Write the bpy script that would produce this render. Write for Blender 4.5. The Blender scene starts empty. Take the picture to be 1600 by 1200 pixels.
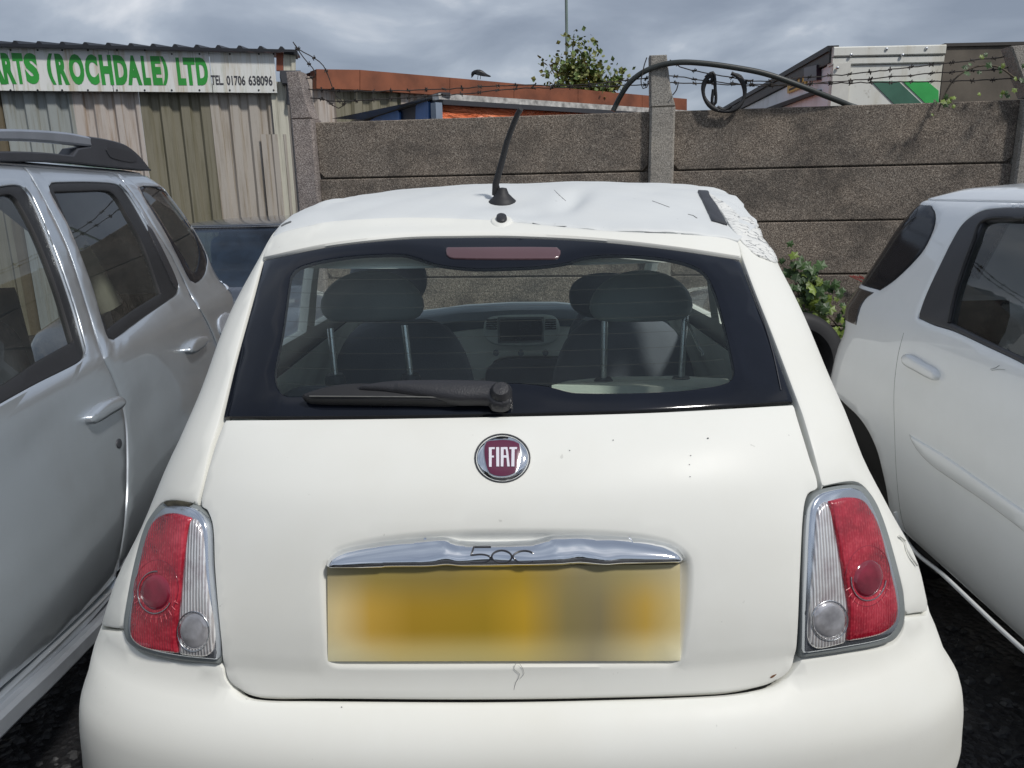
import bpy, math, random
import numpy as np
from mathutils import Vector, Matrix, noise
from mathutils.geometry import delaunay_2d_cdt
random.seed(7); RNG = np.random.RandomState(5)
D2R = math.radians
sc = bpy.context.scene
COL = sc.collection

# ---------------------------------------------------------------- camera
EYE = 1.40; FOC = 1200.0; PITCH = D2R(14.0); ROLL = D2R(1.2)
_U0 = np.array([0, math.sin(PITCH), math.cos(PITCH)]); FW = np.array([0, math.cos(PITCH), -math.sin(PITCH)])
RT = math.cos(ROLL)*np.array([1.0, 0, 0]) - math.sin(ROLL)*_U0
UP = math.sin(ROLL)*np.array([1.0, 0, 0]) + math.cos(ROLL)*_U0
CAMP = np.array([0, 0, EYE])
cam_d = bpy.data.cameras.new('camera'); cam_d.sensor_width = 36.0; cam_d.lens = 27.0
cam_d.clip_start = 0.05; cam_d.clip_end = 2000.0
cam = bpy.data.objects.new('camera', cam_d); COL.objects.link(cam)
cam.matrix_world = Matrix(((RT[0], UP[0], -FW[0], 0), (RT[1], UP[1], -FW[1], 0), (RT[2], UP[2], -FW[2], EYE), (0, 0, 0, 1)))
sc.camera = cam

# ---------------------------------------------------------------- light and sky
SUN_AZ = D2R(138); SUN_EL = D2R(50)        # azimuth clockwise from +Y: behind and to the right of the viewer
sun_dir = Vector((math.sin(SUN_AZ)*math.cos(SUN_EL), math.cos(SUN_AZ)*math.cos(SUN_EL), math.sin(SUN_EL)))
sd = bpy.data.lights.new('sun', 'SUN'); sd.energy = 2.6; sd.angle = D2R(6); sd.color = (1.0, 0.965, 0.91)
sun = bpy.data.objects.new('sun', sd); COL.objects.link(sun)
sun.rotation_euler = (-sun_dir).to_track_quat('-Z', 'Y').to_euler()
W = bpy.data.worlds.new('World'); sc.world = W; W.use_nodes = True
nt = W.node_tree; nt.nodes.clear()
def N(t, nt_=None, **kw):
    n = (nt_ or nt).nodes.new(t)
    for k, v in kw.items(): setattr(n, k, v)
    return n
L = nt.links.new
o = N('ShaderNodeOutputWorld'); bg = N('ShaderNodeBackground'); L(bg.outputs[0], o.inputs[0])
sky = N('ShaderNodeTexSky', sky_type='NISHITA', sun_disc=False, sun_elevation=SUN_EL, sun_rotation=SUN_AZ)
sc10 = N('ShaderNodeVectorMath', operation='SCALE'); sc10.inputs[3].default_value = 0.09; L(sky.outputs[0], sc10.inputs[0])
tc = N('ShaderNodeTexCoord'); sep = N('ShaderNodeSeparateXYZ'); L(tc.outputs['Generated'], sep.inputs[0])
mz = N('ShaderNodeMath', operation='MAXIMUM'); L(sep.outputs[2], mz.inputs[0]); mz.inputs[1].default_value = 0.0
az = N('ShaderNodeMath', operation='ADD'); L(mz.outputs[0], az.inputs[0]); az.inputs[1].default_value = 0.22
dx = N('ShaderNodeMath', operation='DIVIDE'); L(sep.outputs[0], dx.inputs[0]); L(az.outputs[0], dx.inputs[1])
dy = N('ShaderNodeMath', operation='DIVIDE'); L(sep.outputs[1], dy.inputs[0]); L(az.outputs[0], dy.inputs[1])
cmb = N('ShaderNodeCombineXYZ'); L(dx.outputs[0], cmb.inputs[0]); L(dy.outputs[0], cmb.inputs[1])
n1 = N('ShaderNodeTexNoise'); L(cmb.outputs[0], n1.inputs[0]); n1.inputs['Scale'].default_value = 1.7; n1.inputs['Detail'].default_value = 6; n1.inputs['Roughness'].default_value = 0.5; n1.inputs['Distortion'].default_value = 0.35
cr = N('ShaderNodeValToRGB'); L(n1.outputs[0], cr.inputs[0])
e = cr.color_ramp.elements
e[0].position = 0.34; e[0].color = (0.25, 0.29, 0.365, 1)
e[1].position = 0.70; e[1].color = (0.80, 0.82, 0.86, 1)
q = e.new(0.47); q.color = (0.32, 0.365, 0.445, 1)
q = e.new(0.58); q.color = (0.44, 0.49, 0.57, 1)
mixc = N('ShaderNodeMixRGB'); L(sc10.outputs[0], mixc.inputs[1]); L(cr.outputs[0], mixc.inputs[2]); mixc.inputs[0].default_value = 0.86
L(mixc.outputs[0], bg.inputs[0]); bg.inputs[1].default_value = 1.0
vs = sc.view_settings; vs.view_transform = 'Standard'; vs.look = 'None'; vs.exposure = 0.0; vs.gamma = 1.0; vs.use_curve_mapping = False
sc.cycles.use_denoising = True
sc.cycles.max_bounces = 10; sc.cycles.transparent_max_bounces = 24; sc.cycles.glossy_bounces = 5

# ---------------------------------------------------------------- sight lines and surfaces
def sight(p):
    p = np.atleast_2d(np.asarray(p, float))
    return FW + ((p[:, 0:1]-800)/FOC)*RT + ((600-p[:, 1:2])/FOC)*UP
def proj(P):
    d = P-CAMP; z = d@FW
    return np.stack([800+FOC*(d@RT)/z, 600-FOC*(d@UP)/z], -1)
def at(px, py, Y):
    d = sight((px, py))[0]; return Vector(CAMP+d*(Y/d[1]))
def pchip(xs, ys, x):
    xs = np.asarray(xs, float); ys = np.asarray(ys, float); h = np.diff(xs); d = np.diff(ys)/h
    m = np.zeros(len(xs)); m[0] = d[0]; m[-1] = d[-1]
    for i in range(1, len(xs)-1):
        if d[i-1]*d[i] > 0:
            w1 = 2*h[i]+h[i-1]; w2 = h[i]+2*h[i-1]; m[i] = (w1+w2)/(w1/d[i-1]+w2/d[i])
    x = np.clip(x, xs[0], xs[-1]); k = np.clip(np.searchsorted(xs, x, side='right')-1, 0, len(xs)-2)
    t = (x-xs[k])/h[k]; hh = h[k]
    return ((2*t**3-3*t**2+1)*ys[k]+(t**3-2*t**2+t)*hh*m[k]+(-2*t**3+3*t**2)*ys[k+1]+(t**3-t**2)*hh*m[k+1])
def smooth(pts, closed=True, step=6.0):
    """Catmull-Rom through points; a third value of 1 marks a sharp corner."""
    P = [np.array(p[:2], float) for p in pts]; C = [len(p) > 2 and p[2] == 1 for p in pts]
    n = len(P); out = []
    for i in range(n if closed else n-1):
        p1, p2 = P[i], P[(i+1) % n]
        p0 = P[i-1] if (closed or i > 0) else 2*p1-p2
        p3 = P[(i+2) % n] if (closed or i+2 < n) else 2*p2-p1
        if C[i]: p0 = 2*p1-p2
        if C[(i+1) % n]: p3 = 2*p2-p1
        ln = np.linalg.norm(p2-p1)+1e-9
        m1 = (p2-p0); m2 = (p3-p1)
        m1 = m1/(np.linalg.norm(m1)+1e-9)*ln*0.95; m2 = m2/(np.linalg.norm(m2)+1e-9)*ln*0.95
        k = max(1, int(round(ln/step)))
        for j in range(k):
            t = j/k
            out.append((2*t**3-3*t**2+1)*p1+(t**3-2*t**2+t)*m1+(-2*t**3+3*t**2)*p2+(t**3-t**2)*m2)
    if not closed: out.append(P[-1])
    return np.array(out)
def ell(cx, cy, rx, ry, n=40, ph=0.0):
    a = np.linspace(0, 2*math.pi, n, endpoint=False)
    c, s = math.cos(ph), math.sin(ph)
    x, y = rx*np.cos(a), ry*np.sin(a)
    return np.stack([cx+c*x-s*y, cy+s*x+c*y], -1)

class Surface:
    inv_u = (-1.0, 1.0); inv_v = (0.0, 1.0); _g = None
    def normal(self, u, v, h=2e-3):
        a = self.P(u+h, v)-self.P(u-h, v); b = self.P(u, v+h)-self.P(u, v-h)
        n = np.cross(a, b); return n/(np.linalg.norm(n, axis=1, keepdims=True)+1e-12)
    def inv(self, px):
        px = np.atleast_2d(np.asarray(px, float))
        if self._g is None:
            us = np.arange(self.inv_u[0], self.inv_u[1], 0.02); vv = np.arange(self.inv_v[0], self.inv_v[1], 0.02)
            uu, vv = [a.ravel() for a in np.meshgrid(us, vv)]
            P = self.P(uu, vv); n = self.normal(uu, vv)
            ok = ((P-CAMP)*n).sum(1) < 0
            ok &= (P-CAMP)@FW > 0.1
            self._g = (uu[ok], vv[ok], proj(P[ok]))
        gu, gv, gp = self._g
        out = []
        for p in px:
            k = np.argmin(((gp-p)**2).sum(1)); u, v = gu[k], gv[k]; best = (np.hypot(*(gp[k]-p)), u, v)
            for _ in range(8):
                h = 1e-3
                q = proj(self.P(np.array([u, u+h, u]), np.array([v, v, v+h])))
                r = p-q[0]; J = np.stack([(q[1]-q[0])/h, (q[2]-q[0])/h], 1)
                e_ = np.hypot(*r)
                if e_ < best[0]: best = (e_, u, v)
                if e_ < 0.02: break
                try: d = np.linalg.solve(J.T@J+np.eye(2)*20.0, J.T@r)
                except Exception: break
                d = np.clip(d, -0.04, 0.04); u += d[0]; v += d[1]
            out.append(best[1:])
        return np.array(out)
class Flat(Surface):
    def __init__(s, o, du, dv):
        s.o = np.array(o, float); s.du = np.array(du, float); s.du /= np.linalg.norm(s.du)
        dv = np.array(dv, float); s.dv = dv/np.linalg.norm(dv); s.n = np.cross(s.du, s.dv)
    def P(s, u, v): return s.o+np.asarray(u)[..., None]*s.du+np.asarray(v)[..., None]*s.dv
    def normal(s, u, v, h=0): return np.repeat(s.n[None], np.size(u), 0)
    def inv(s, px):
        d = sight(px); t = ((s.o-CAMP)@s.n)/(d@s.n); Q = CAMP+d*t[:, None]-s.o
        return np.stack([Q@s.du, Q@s.dv], -1)
_th = np.linspace(0, math.pi/2, 400)
class Body(Surface):
    """Closed car shell: every level v is a loop of near corner curve, side, far corner curve; above the last level it domes over."""
    def __init__(s, st, xc, side, crown, roofr, n=2.6, nf=2.6, pivot=(0, 0), yaw=0.0, disp=None, k=1.0, z0=0.0):
        s.st = np.array(st, float); s.xc = xc; s.Ls = side; s.crown = crown; s.rr = roofr; s.disp = disp
        s.pv = pivot; s.cy, s.sy = math.cos(yaw), math.sin(yaw); s.k, s.z0 = k, z0
        s.tab = []
        for nn in (n, nf):
            X = np.sin(_th)**(2/nn); Y = 1-np.cos(_th)**(2/nn)
            ds = np.hypot(np.diff(X*0.8), np.diff(Y*0.33)); a = np.concatenate([[0], np.cumsum(ds)]); s.tab.append((a/a[-1], X, Y))
        s.ve = s.st[-1, 0]
        s.yc = 0.5*(s.st[-1, 1]+s.st[-1, 2])
        s.pw = 2.0
    def P(s, u, v):
        u = np.asarray(u, float); v = np.asarray(v, float)
        u, v = np.broadcast_arrays(u, v)
        vc = np.minimum(v, s.ve); st = s.st; g = lambda i: pchip(st[:, 0], st[:, i], vc)
        yn, yf, wl, wr, dn, df = [g(i) for i in range(1, 7)]
        a = np.abs(u); sg = np.sign(u); w = np.where(u < 0, wl, wr)
        T0, T1 = s.tab
        x = np.interp(np.clip(a, 0, 1), T0[0], T0[1]); y = yn+dn*np.interp(np.clip(a, 0, 1), T0[0], T0[2])
        ms = (a > 1) & (a <= 1+s.Ls); t = (a-1)/s.Ls
        x = np.where(ms, 1.0, x); y = np.where(ms, yn+dn+(yf-df-yn-dn)*t, y)
        mf = a > 1+s.Ls; b = np.clip(2+s.Ls-a, 0, 1)
        x = np.where(mf, np.interp(b, T1[0], T1[1]), x); y = np.where(mf, yf-df*np.interp(b, T1[0], T1[2]), y)
        x = sg*x*w; z = vc.copy()
        t = np.clip((v-s.ve)/s.rr, 0, 1); m = 1-t
        x = x*m; y = s.yc+(y-s.yc)*m; z = z+s.crown*(1-m**s.pw)
        if s.disp is not None:
            ddx, ddy, ddz = s.disp(x, y, z, u, v); x = x+ddx; y = y+ddy; z = z+ddz
        x = x*s.k+s.xc; y = y*s.k; z = z*s.k+s.z0
        X = s.pv[0]+(x-s.pv[0])*s.cy-(y-s.pv[1])*s.sy; Y = s.pv[1]+(x-s.pv[0])*s.sy+(y-s.pv[1])*s.cy
        return np.stack([X, Y, z], -1)

# ---------------------------------------------------------------- object helpers
def tag(o, label=None, cat=None, group=None, kind=None):
    if label: o['label'] = label
    if cat: o['category'] = cat
    if group: o['group'] = group
    if kind: o['kind'] = kind
    return o
def adopt(o, parent):
    if parent is not None:
        o.parent = parent; o.matrix_parent_inverse = parent.matrix_world.inverted()
def thing(name, loc, label, cat, group=None):
    o = bpy.data.objects.new(name, None); COL.objects.link(o); o.empty_display_size = 0.1
    o.matrix_world = Matrix.Translation(loc); return tag(o, label, cat, group)
def mk(name, V, F, mat, parent=None, sm=None, label=None):
    me = bpy.data.meshes.new(name); me.from_pydata([tuple(map(float, p)) for p in V], [], [tuple(map(int, f)) for f in F]); me.update()
    if mat is not None:
        for m_ in (mat if isinstance(mat, list) else [mat]): me.materials.append(m_)
    if sm is not None:
        me.polygons.foreach_set('use_smooth', [True]*len(me.polygons))
        if sm < 180: me.set_sharp_from_angle(angle=D2R(sm))
    o = bpy.data.objects.new(name, me); COL.objects.link(o)
    adopt(o, parent)
    if label: o['label'] = label
    return o
def inside(pts, poly):
    x, y = pts[:, 0], pts[:, 1]; r = np.zeros(len(pts), bool)
    x0, y0 = poly[:, 0], poly[:, 1]; x1, y1 = np.roll(x0, -1), np.roll(y0, -1)
    for a, b, c, d in zip(x0, y0, x1, y1):
        if b == d: continue
        m = ((b > y) != (d > y)) & (x < (c-a)*(y-b)/(d-b)+a); r ^= m
    return r
def segdist(pts, polys):
    D = np.full(len(pts), 1e9)
    for poly in polys:
        A = poly; B = np.roll(poly, -1, 0); d = B-A; l2 = (d*d).sum(1)+1e-15
        for i in range(0, len(pts), 4000):
            p = pts[i:i+4000, None, :]
            t = np.clip(((p-A)*d).sum(2)/l2, 0, 1)
            D[i:i+4000] = np.minimum(D[i:i+4000], np.sqrt((((A+t[..., None]*d)-p)**2).sum(2)).min(1))
    return D
def resample(poly, g):
    out = []
    n = len(poly)
    for i in range(n):
        a, b = poly[i], poly[(i+1) % n]; l = np.linalg.norm(b-a)
        if l < 1e-5: continue
        k = max(1, int(math.ceil(l/g)))
        for j in range(k): out.append(a+(b-a)*j/k)
    # drop near duplicates
    res = [out[0]]
    for p in out[1:]:
        if np.linalg.norm(p-res[-1]) > g*0.12: res.append(p)
    if np.linalg.norm(res[0]-res[-1]) < g*0.12: res.pop()
    return np.array(res)
class Lifted(Surface):
    """The surface raised by a fixed amount, for tracing raised fittings."""
    def __init__(s, S, off): s.S = S; s.off = off; s.inv_u = S.inv_u; s.inv_v = S.inv_v
    def P(s, u, v): return s.S.P(u, v)+s.S.normal(u, v)*s.off
def panel(name, S, poly, mat, parent=None, holes=(), off=0.0, edge=0.004, thick=0.008, grid=0.02, fn=None, sm=40, label=None, bsp=None, rings=()):
    """A sheet that follows surface S over the outline poly (in u, v), rounded at its edge, with an inward lip of the given thickness."""
    bsp = bsp or grid*0.6
    polys = [resample(np.asarray(poly, float), bsp)]+[resample(np.asarray(h, float), bsp) for h in holes]
    allp = []; edges = []; k = 0
    for pl in polys:
        n = len(pl); allp.append(pl); edges += [(k+i, k+(i+1) % n) for i in range(n)]; k += n
    nb = k
    def isin(p):
        m = inside(p, polys[0])
        for h in polys[1:]: m &= ~inside(p, h)
        return m
    ext = []
    for ins in ([edge*0.3, edge] if edge > 0 else []):
        for pl in polys:
            t = np.roll(pl, -1, 0)-np.roll(pl, 1, 0); t /= (np.linalg.norm(t, axis=1, keepdims=True)+1e-12)
            nn = np.stack([-t[:, 1], t[:, 0]], 1)
            for s_ in (1, -1):
                c = pl+nn*ins*s_; c = c[isin(c)]
                if len(c): c = c[segdist(c, polys) > ins*0.85]
                if len(c): ext.append(c)
    keep = 0.0; rpl = []
    for rp_, offs in rings:
        rp_ = resample(rp_, bsp); t = np.roll(rp_, -1, 0)-np.roll(rp_, 1, 0); t /= (np.linalg.norm(t, axis=1, keepdims=True)+1e-12)
        nn = np.stack([-t[:, 1], t[:, 0]], 1)
        if not inside((rp_+nn*.001)[:1], rp_)[0]: nn = -nn
        rpl.append(rp_)
        for o__ in offs:
            c = rp_+nn*o__; c = c[isin(c)]; c = c[segdist(c, [rp_]) > abs(o__)*.9]
            if len(c): c = c[segdist(c, polys) > edge+.002]
            if len(c): ext.append(c)
        keep = max(abs(o__) for o__ in offs)
    mn, mx = polys[0].min(0), polys[0].max(0)
    gx, gy = np.meshgrid(np.arange(mn[0]+grid*0.37, mx[0], grid), np.arange(mn[1]+grid*0.41, mx[1], grid))
    gp = np.stack([gx.ravel(), gy.ravel()], 1)
    if len(gp):
        gp = gp[isin(gp)]
        if len(gp): gp = gp[segdist(gp, polys) > edge+grid*0.4]
        if rpl: gp = gp[segdist(gp, rpl) > keep+grid*.4]
        if len(gp): ext.append(gp)
    A = np.concatenate(allp+ext)
    vo, eo, fo, ov, oe, of_ = delaunay_2d_cdt([Vector(p) for p in A], edges, [], 0, 1e-7)
    V2 = np.array([tuple(p) for p in vo]); F = np.array([f for f in fo if len(f) == 3])
    cen = V2[F].mean(1); F = F[isin(cen)]
    d = segdist(V2, polys)
    r = np.clip(d/max(edge, 1e-6), 0, 1)
    o_ = off-(edge*(1-np.sqrt(np.clip(1-(1-r)**2, 0, 1))) if edge > 0 else 0)
    if fn is not None: o_ = o_+fn(V2[:, 0], V2[:, 1], d)
    P = S.P(V2[:, 0], V2[:, 1]); n = S.normal(V2[:, 0], V2[:, 1])
    V = P+n*np.reshape(o_, (-1, 1)) if np.ndim(o_) else P+n*o_
    # orientation
    f0 = F[len(F)//2]; fnrm = np.cross(V[f0[1]]-V[f0[0]], V[f0[2]]-V[f0[0]])
    if fnrm@n[f0[0]] < 0: F = F[:, ::-1]
    faces = [tuple(f) for f in F]
    if thick > 0:
        cnt = {}
        for f in faces:
            for a, b in ((f[0], f[1]), (f[1], f[2]), (f[2], f[0])): cnt[(a, b)] = 1
        be = [(a, b) for (a, b) in cnt if (b, a) not in cnt]
        ids = {}; VV = list(V)
        for a, b in be:
            for c in (a, b):
                if c not in ids: ids[c] = len(VV); VV.append(V[c]-n[c]*thick)
        faces += [(b, a, ids[a], ids[b]) for a, b in be]
        V = VV
    return mk(name, V, faces, mat, parent, sm, label)
def px(S, pts, closed=True, step=6.0):
    return S.inv(smooth(pts, closed, step))
def tube(name, pts, r, mat, parent=None, seg=8, label=None, closed=False, cap=True):
    pts = [np.array(p, float) for p in pts]; n = len(pts)
    rs = r if hasattr(r, '__len__') else [r]*n
    V = []; F = []; prev = None
    for i, p in enumerate(pts):
        a = pts[i-1] if (i > 0 or closed) else p; b = pts[(i+1) % n] if (i < n-1 or closed) else p
        t = b-a; t /= (np.linalg.norm(t)+1e-12)
        if prev is None:
            q_ = np.array([0, 0, 1.0]) if abs(t[2]) < 0.9 else np.array([1.0, 0, 0]); x = np.cross(q_, t)
        else: x = prev-t*(prev@t)
        x /= (np.linalg.norm(x)+1e-12); y = np.cross(t, x); prev = x
        for k in range(seg):
            a_ = 2*math.pi*k/seg; V.append(p+rs[i]*(math.cos(a_)*x+math.sin(a_)*y))
    for i in range(n if closed else n-1):
        j = (i+1) % n
        for k in range(seg): F.append((i*seg+k, i*seg+(k+1) % seg, j*seg+(k+1) % seg, j*seg+k))
    if cap and not closed: F.append(tuple(range(seg-1, -1, -1))); F.append(tuple((n-1)*seg+k for k in range(seg)))
    return mk(name, V, F, mat, parent, 60, label) if name else (V, F)
def tube_on(name, S, pts, r, mat, parent=None, off=0.0, closed=False, step=5.0, seg=6, label=None):
    uv = px(S, pts, closed, step); P = S.P(uv[:, 0], uv[:, 1])+S.normal(uv[:, 0], uv[:, 1])*off
    return tube(name, P, r, mat, parent, seg, label, closed)
def slab(name, S, poly, depth, mat, parent=None, off=0.0, label=None, bev=0.0):
    """Flat prism on a Flat surface: outline poly in (u, v), front at off, extruded back by depth."""
    p = np.asarray(poly, float)
    ar = 0.5*np.sum(p[:, 0]*np.roll(p[:, 1], -1)-np.roll(p[:, 0], -1)*p[:, 1])
    if ar < 0: p = p[::-1]
    n = len(p); rings = []
    if bev > 0:
        c = p.mean(0); t = np.roll(p, -1, 0)-np.roll(p, 1, 0); t /= np.linalg.norm(t, axis=1, keepdims=True); nn = np.stack([t[:, 1], -t[:, 0]], 1)
        rings = [(p-nn*bev, off), (p, off-bev)]
    else: rings = [(p, off)]
    rings.append((p, off-depth))
    V = []; F = []
    for r_, o_ in rings:
        V += list(S.P(r_[:, 0], r_[:, 1])+S.n*o_)
    F.append(tuple(range(n)))
    for k in range(len(rings)-1):
        for i in range(n): F.append((k*n+i, (k+1)*n+i, (k+1)*n+(i+1) % n, k*n+(i+1) % n))
    F.append(tuple((len(rings)-1)*n+i for i in range(n-1, -1, -1)))
    return mk(name, V, F, mat, parent, None, label)
def rect(u0, v0, u1, v1): return np.array([(u0, v0), (u1, v0), (u1, v1), (u0, v1)], float)
def box(name, lo, hi, mat, parent=None, label=None):
    x0, y0, z0 = lo; x1, y1, z1 = hi
    V = [(x0, y0, z0), (x1, y0, z0), (x1, y1, z0), (x0, y1, z0), (x0, y0, z1), (x1, y0, z1), (x1, y1, z1), (x0, y1, z1)]
    F = [(0, 3, 2, 1), (4, 5, 6, 7), (0, 1, 5, 4), (1, 2, 6, 5), (2, 3, 7, 6), (3, 0, 4, 7)]
    return mk(name, V, F, mat, parent, None, label)
def blob(name, c, s, mat, parent=None, e1=0.5, e2=0.5, rot=(0, 0, 0), fn=None, nu=28, nv=16, label=None):
    """Superellipsoid cushion."""
    f = lambda a, e: math.copysign(abs(a)**e, a)
    M = Matrix.Rotation(rot[2], 3, 'Z')@Matrix.Rotation(rot[1], 3, 'Y')@Matrix.Rotation(rot[0], 3, 'X')
    V = []; F = []
    for i in range(nv+1):
        a = -math.pi/2+math.pi*i/nv
        for j in range(nu):
            b = 2*math.pi*j/nu
            p = Vector((s[0]*f(math.cos(a), e1)*f(math.cos(b), e2), s[1]*f(math.cos(a), e1)*f(math.sin(b), e2), s[2]*f(math.sin(a), e1)))
            if fn: p = fn(p)
            V.append(M@p+Vector(c))
    for i in range(nv):
        for j in range(nu): F.append((i*nu+j, i*nu+(j+1) % nu, (i+1)*nu+(j+1) % nu, (i+1)*nu+j))
    return mk(name, V, F, mat, parent, 180, label)
def lathe(name, prof, c, axis, mat, parent=None, seg=40, label=None):
    """prof: (radius, along axis) pairs."""
    ax = Vector(axis).normalized(); x = ax.orthogonal().normalized(); y = ax.cross(x); V = []; F = []
    for r_, h in prof:
        for k in range(seg):
            a = 2*math.pi*k/seg; V.append(Vector(c)+ax*h+(x*math.cos(a)+y*math.sin(a))*r_)
    for i in range(len(prof)-1):
        for k in range(seg): F.append((i*seg+k, i*seg+(k+1) % seg, (i+1)*seg+(k+1) % seg, (i+1)*seg+k))
    return mk(name, V, F, mat, parent, 45, label)
def textmesh(name, s, S, u0, v0, h, width, mat, parent, off, bold=0.0, gap=1.0):
    cu = bpy.data.curves.new(name, 'FONT'); cu.body = s; cu.size = 1.0; cu.offset = bold; cu.extrude = 0.0; cu.space_character = gap; cu.resolution_u = 4
    t = bpy.data.objects.new(name, cu); COL.objects.link(t)
    bpy.context.view_layer.update()
    me = bpy.data.meshes.new_from_object(t.evaluated_get(bpy.context.evaluated_depsgraph_get()))
    co = np.array([v.co[:2] for v in me.vertices]); F = [tuple(p.vertices) for p in me.polygons]
    bpy.data.objects.remove(t); bpy.data.curves.remove(cu)
    co -= co.min(0); ext = co.max(0); uu = u0+co[:, 0]/ext[0]*width; vv = v0+co[:, 1]/ext[1]*h
    V = S.P(uu, vv)+S.normal(uu, vv)*off
    if F:
        f0 = F[0]; nn = np.cross(V[f0[1]]-V[f0[0]], V[f0[2]]-V[f0[0]])
        if nn@S.normal(uu[:1], vv[:1])[0] < 0: F = [f[::-1] for f in F]
    return mk(name, V, F, mat, parent)

# ---------------------------------------------------------------- materials
def base_mat(name):
    m = bpy.data.materials.new(name); m.use_nodes = True; t = m.node_tree; t.nodes.clear()
    o = t.nodes.new('ShaderNodeOutputMaterial'); b = t.nodes.new('ShaderNodeBsdfPrincipled'); t.links.new(b.outputs[0], o.inputs[0])
    return m, t, b, o
def nz(t, scale, detail=4, rough=0.55, coord='Object', stretch=None, dist=0.0, tex='ShaderNodeTexNoise'):
    tcn = t.nodes.new('ShaderNodeTexCoord'); n = t.nodes.new(tex); src = tcn.outputs[coord]
    if stretch:
        mp = t.nodes.new('ShaderNodeMapping'); mp.inputs['Scale'].default_value = stretch; t.links.new(src, mp.inputs[0]); src = mp.outputs[0]
    t.links.new(src, n.inputs['Vector']); n.inputs['Scale'].default_value = scale
    if tex == 'ShaderNodeTexNoise':
        n.inputs['Detail'].default_value = detail; n.inputs['Roughness'].default_value = rough; n.inputs['Distortion'].default_value = dist
    return n
def ramp(t, src, stops):
    r = t.nodes.new('ShaderNodeValToRGB'); t.links.new(src, r.inputs[0]); e = r.color_ramp.elements
    while len(e) < len(stops): e.new(0.5)
    for el, (p, c) in zip(e, stops): el.position = p; el.color = tuple(c)+(1,) if len(c) == 3 else c
    return r
def mix(t, a, b, fac, mode='MIX'):
    m = t.nodes.new('ShaderNodeMixRGB'); m.blend_type = mode
    for i, v in ((0, fac), (1, a), (2, b)):
        if hasattr(v, 'default_value') or hasattr(v, 'is_linked'): t.links.new(v, m.inputs[i])
        elif i == 0: m.inputs[0].default_value = v
        else: m.inputs[i].default_value = tuple(v)+(1,)
    return m.outputs[0]
def bump(t, b, h, s, d=0.01):
    n = t.nodes.new('ShaderNodeBump'); n.inputs['Strength'].default_value = s; n.inputs['Distance'].default_value = d
    t.links.new(h, n.inputs['Height']); t.links.new(n.outputs[0], b.inputs['Normal']); return n
def M(name, col, rough=0.5, metal=0.0, var=0.12, vscale=6.0, bmp=0.0, bscale=80.0, coat=0.0, spec=None, stretch=None):
    m, t, b, o = base_mat(name)
    n = nz(t, vscale, 5, stretch=stretch)
    lo = [c*(1-var) for c in col]; hi = [min(1, c*(1+var)) for c in col]
    r = ramp(t, n.outputs[0], [(0.3, lo), (0.7, hi)]); t.links.new(r.outputs[0], b.inputs['Base Color'])
    b.inputs['Roughness'].default_value = rough; b.inputs['Metallic'].default_value = metal; b.inputs['Coat Weight'].default_value = coat
    b.inputs['Coat Roughness'].default_value = 0.04
    if spec is not None: b.inputs['Specular IOR Level'].default_value = spec
    if bmp: bump(t, b, nz(t, bscale, 3).outputs[0], bmp, 0.004)
    return m
def paint(name, col, rough=0.35, metal=0.0, dirt=(0.55, 0.52, 0.42), dirtf=0.25, coat=1.0, speck=True, crough=0.05, flake=0.0):
    m, t, b, o = base_mat(name)
    n = nz(t, 3.0, 6, 0.6); r = ramp(t, n.outputs[0], [(0.42, (0, 0, 0)), (0.75, (1, 1, 1))])
    f = t.nodes.new('ShaderNodeMath'); f.operation = 'MULTIPLY'; t.links.new(r.outputs[0], f.inputs[0]); f.inputs[1].default_value = dirtf
    c = mix(t, col, dirt, f.outputs[0])
    if speck:
        s = nz(t, 55.0, 2, 0.5); sr = ramp(t, s.outputs[0], [(0.76, (0, 0, 0)), (0.79, (1, 1, 1))])
        g = t.nodes.new('ShaderNodeMath'); g.operation = 'MULTIPLY'; t.links.new(sr.outputs[0], g.inputs[0]); g.inputs[1].default_value = 0.22
        c = mix(t, c, (0.12, 0.10, 0.08), g.outputs[0])
    t.links.new(c, b.inputs['Base Color']); b.inputs['Metallic'].default_value = metal
    rr = nz(t, 5.0, 5, 0.6); mr = t.nodes.new('ShaderNodeMapRange'); t.links.new(rr.outputs[0], mr.inputs[0]); mr.inputs[3].default_value = rough*0.85; mr.inputs[4].default_value = rough*1.3
    t.links.new(mr.outputs[0], b.inputs['Roughness'])
    b.inputs['Coat Weight'].default_value = coat
    cm = t.nodes.new('ShaderNodeMapRange'); t.links.new(n.outputs[0], cm.inputs[0]); cm.inputs[3].default_value = crough*0.4; cm.inputs[4].default_value = crough*2.2
    t.links.new(cm.outputs[0], b.inputs['Coat Roughness'])
    w = nz(t, 2.2, 2, 0.4); bump(t, b, w.outputs[0], 0.25, 0.006)
    return m
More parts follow.
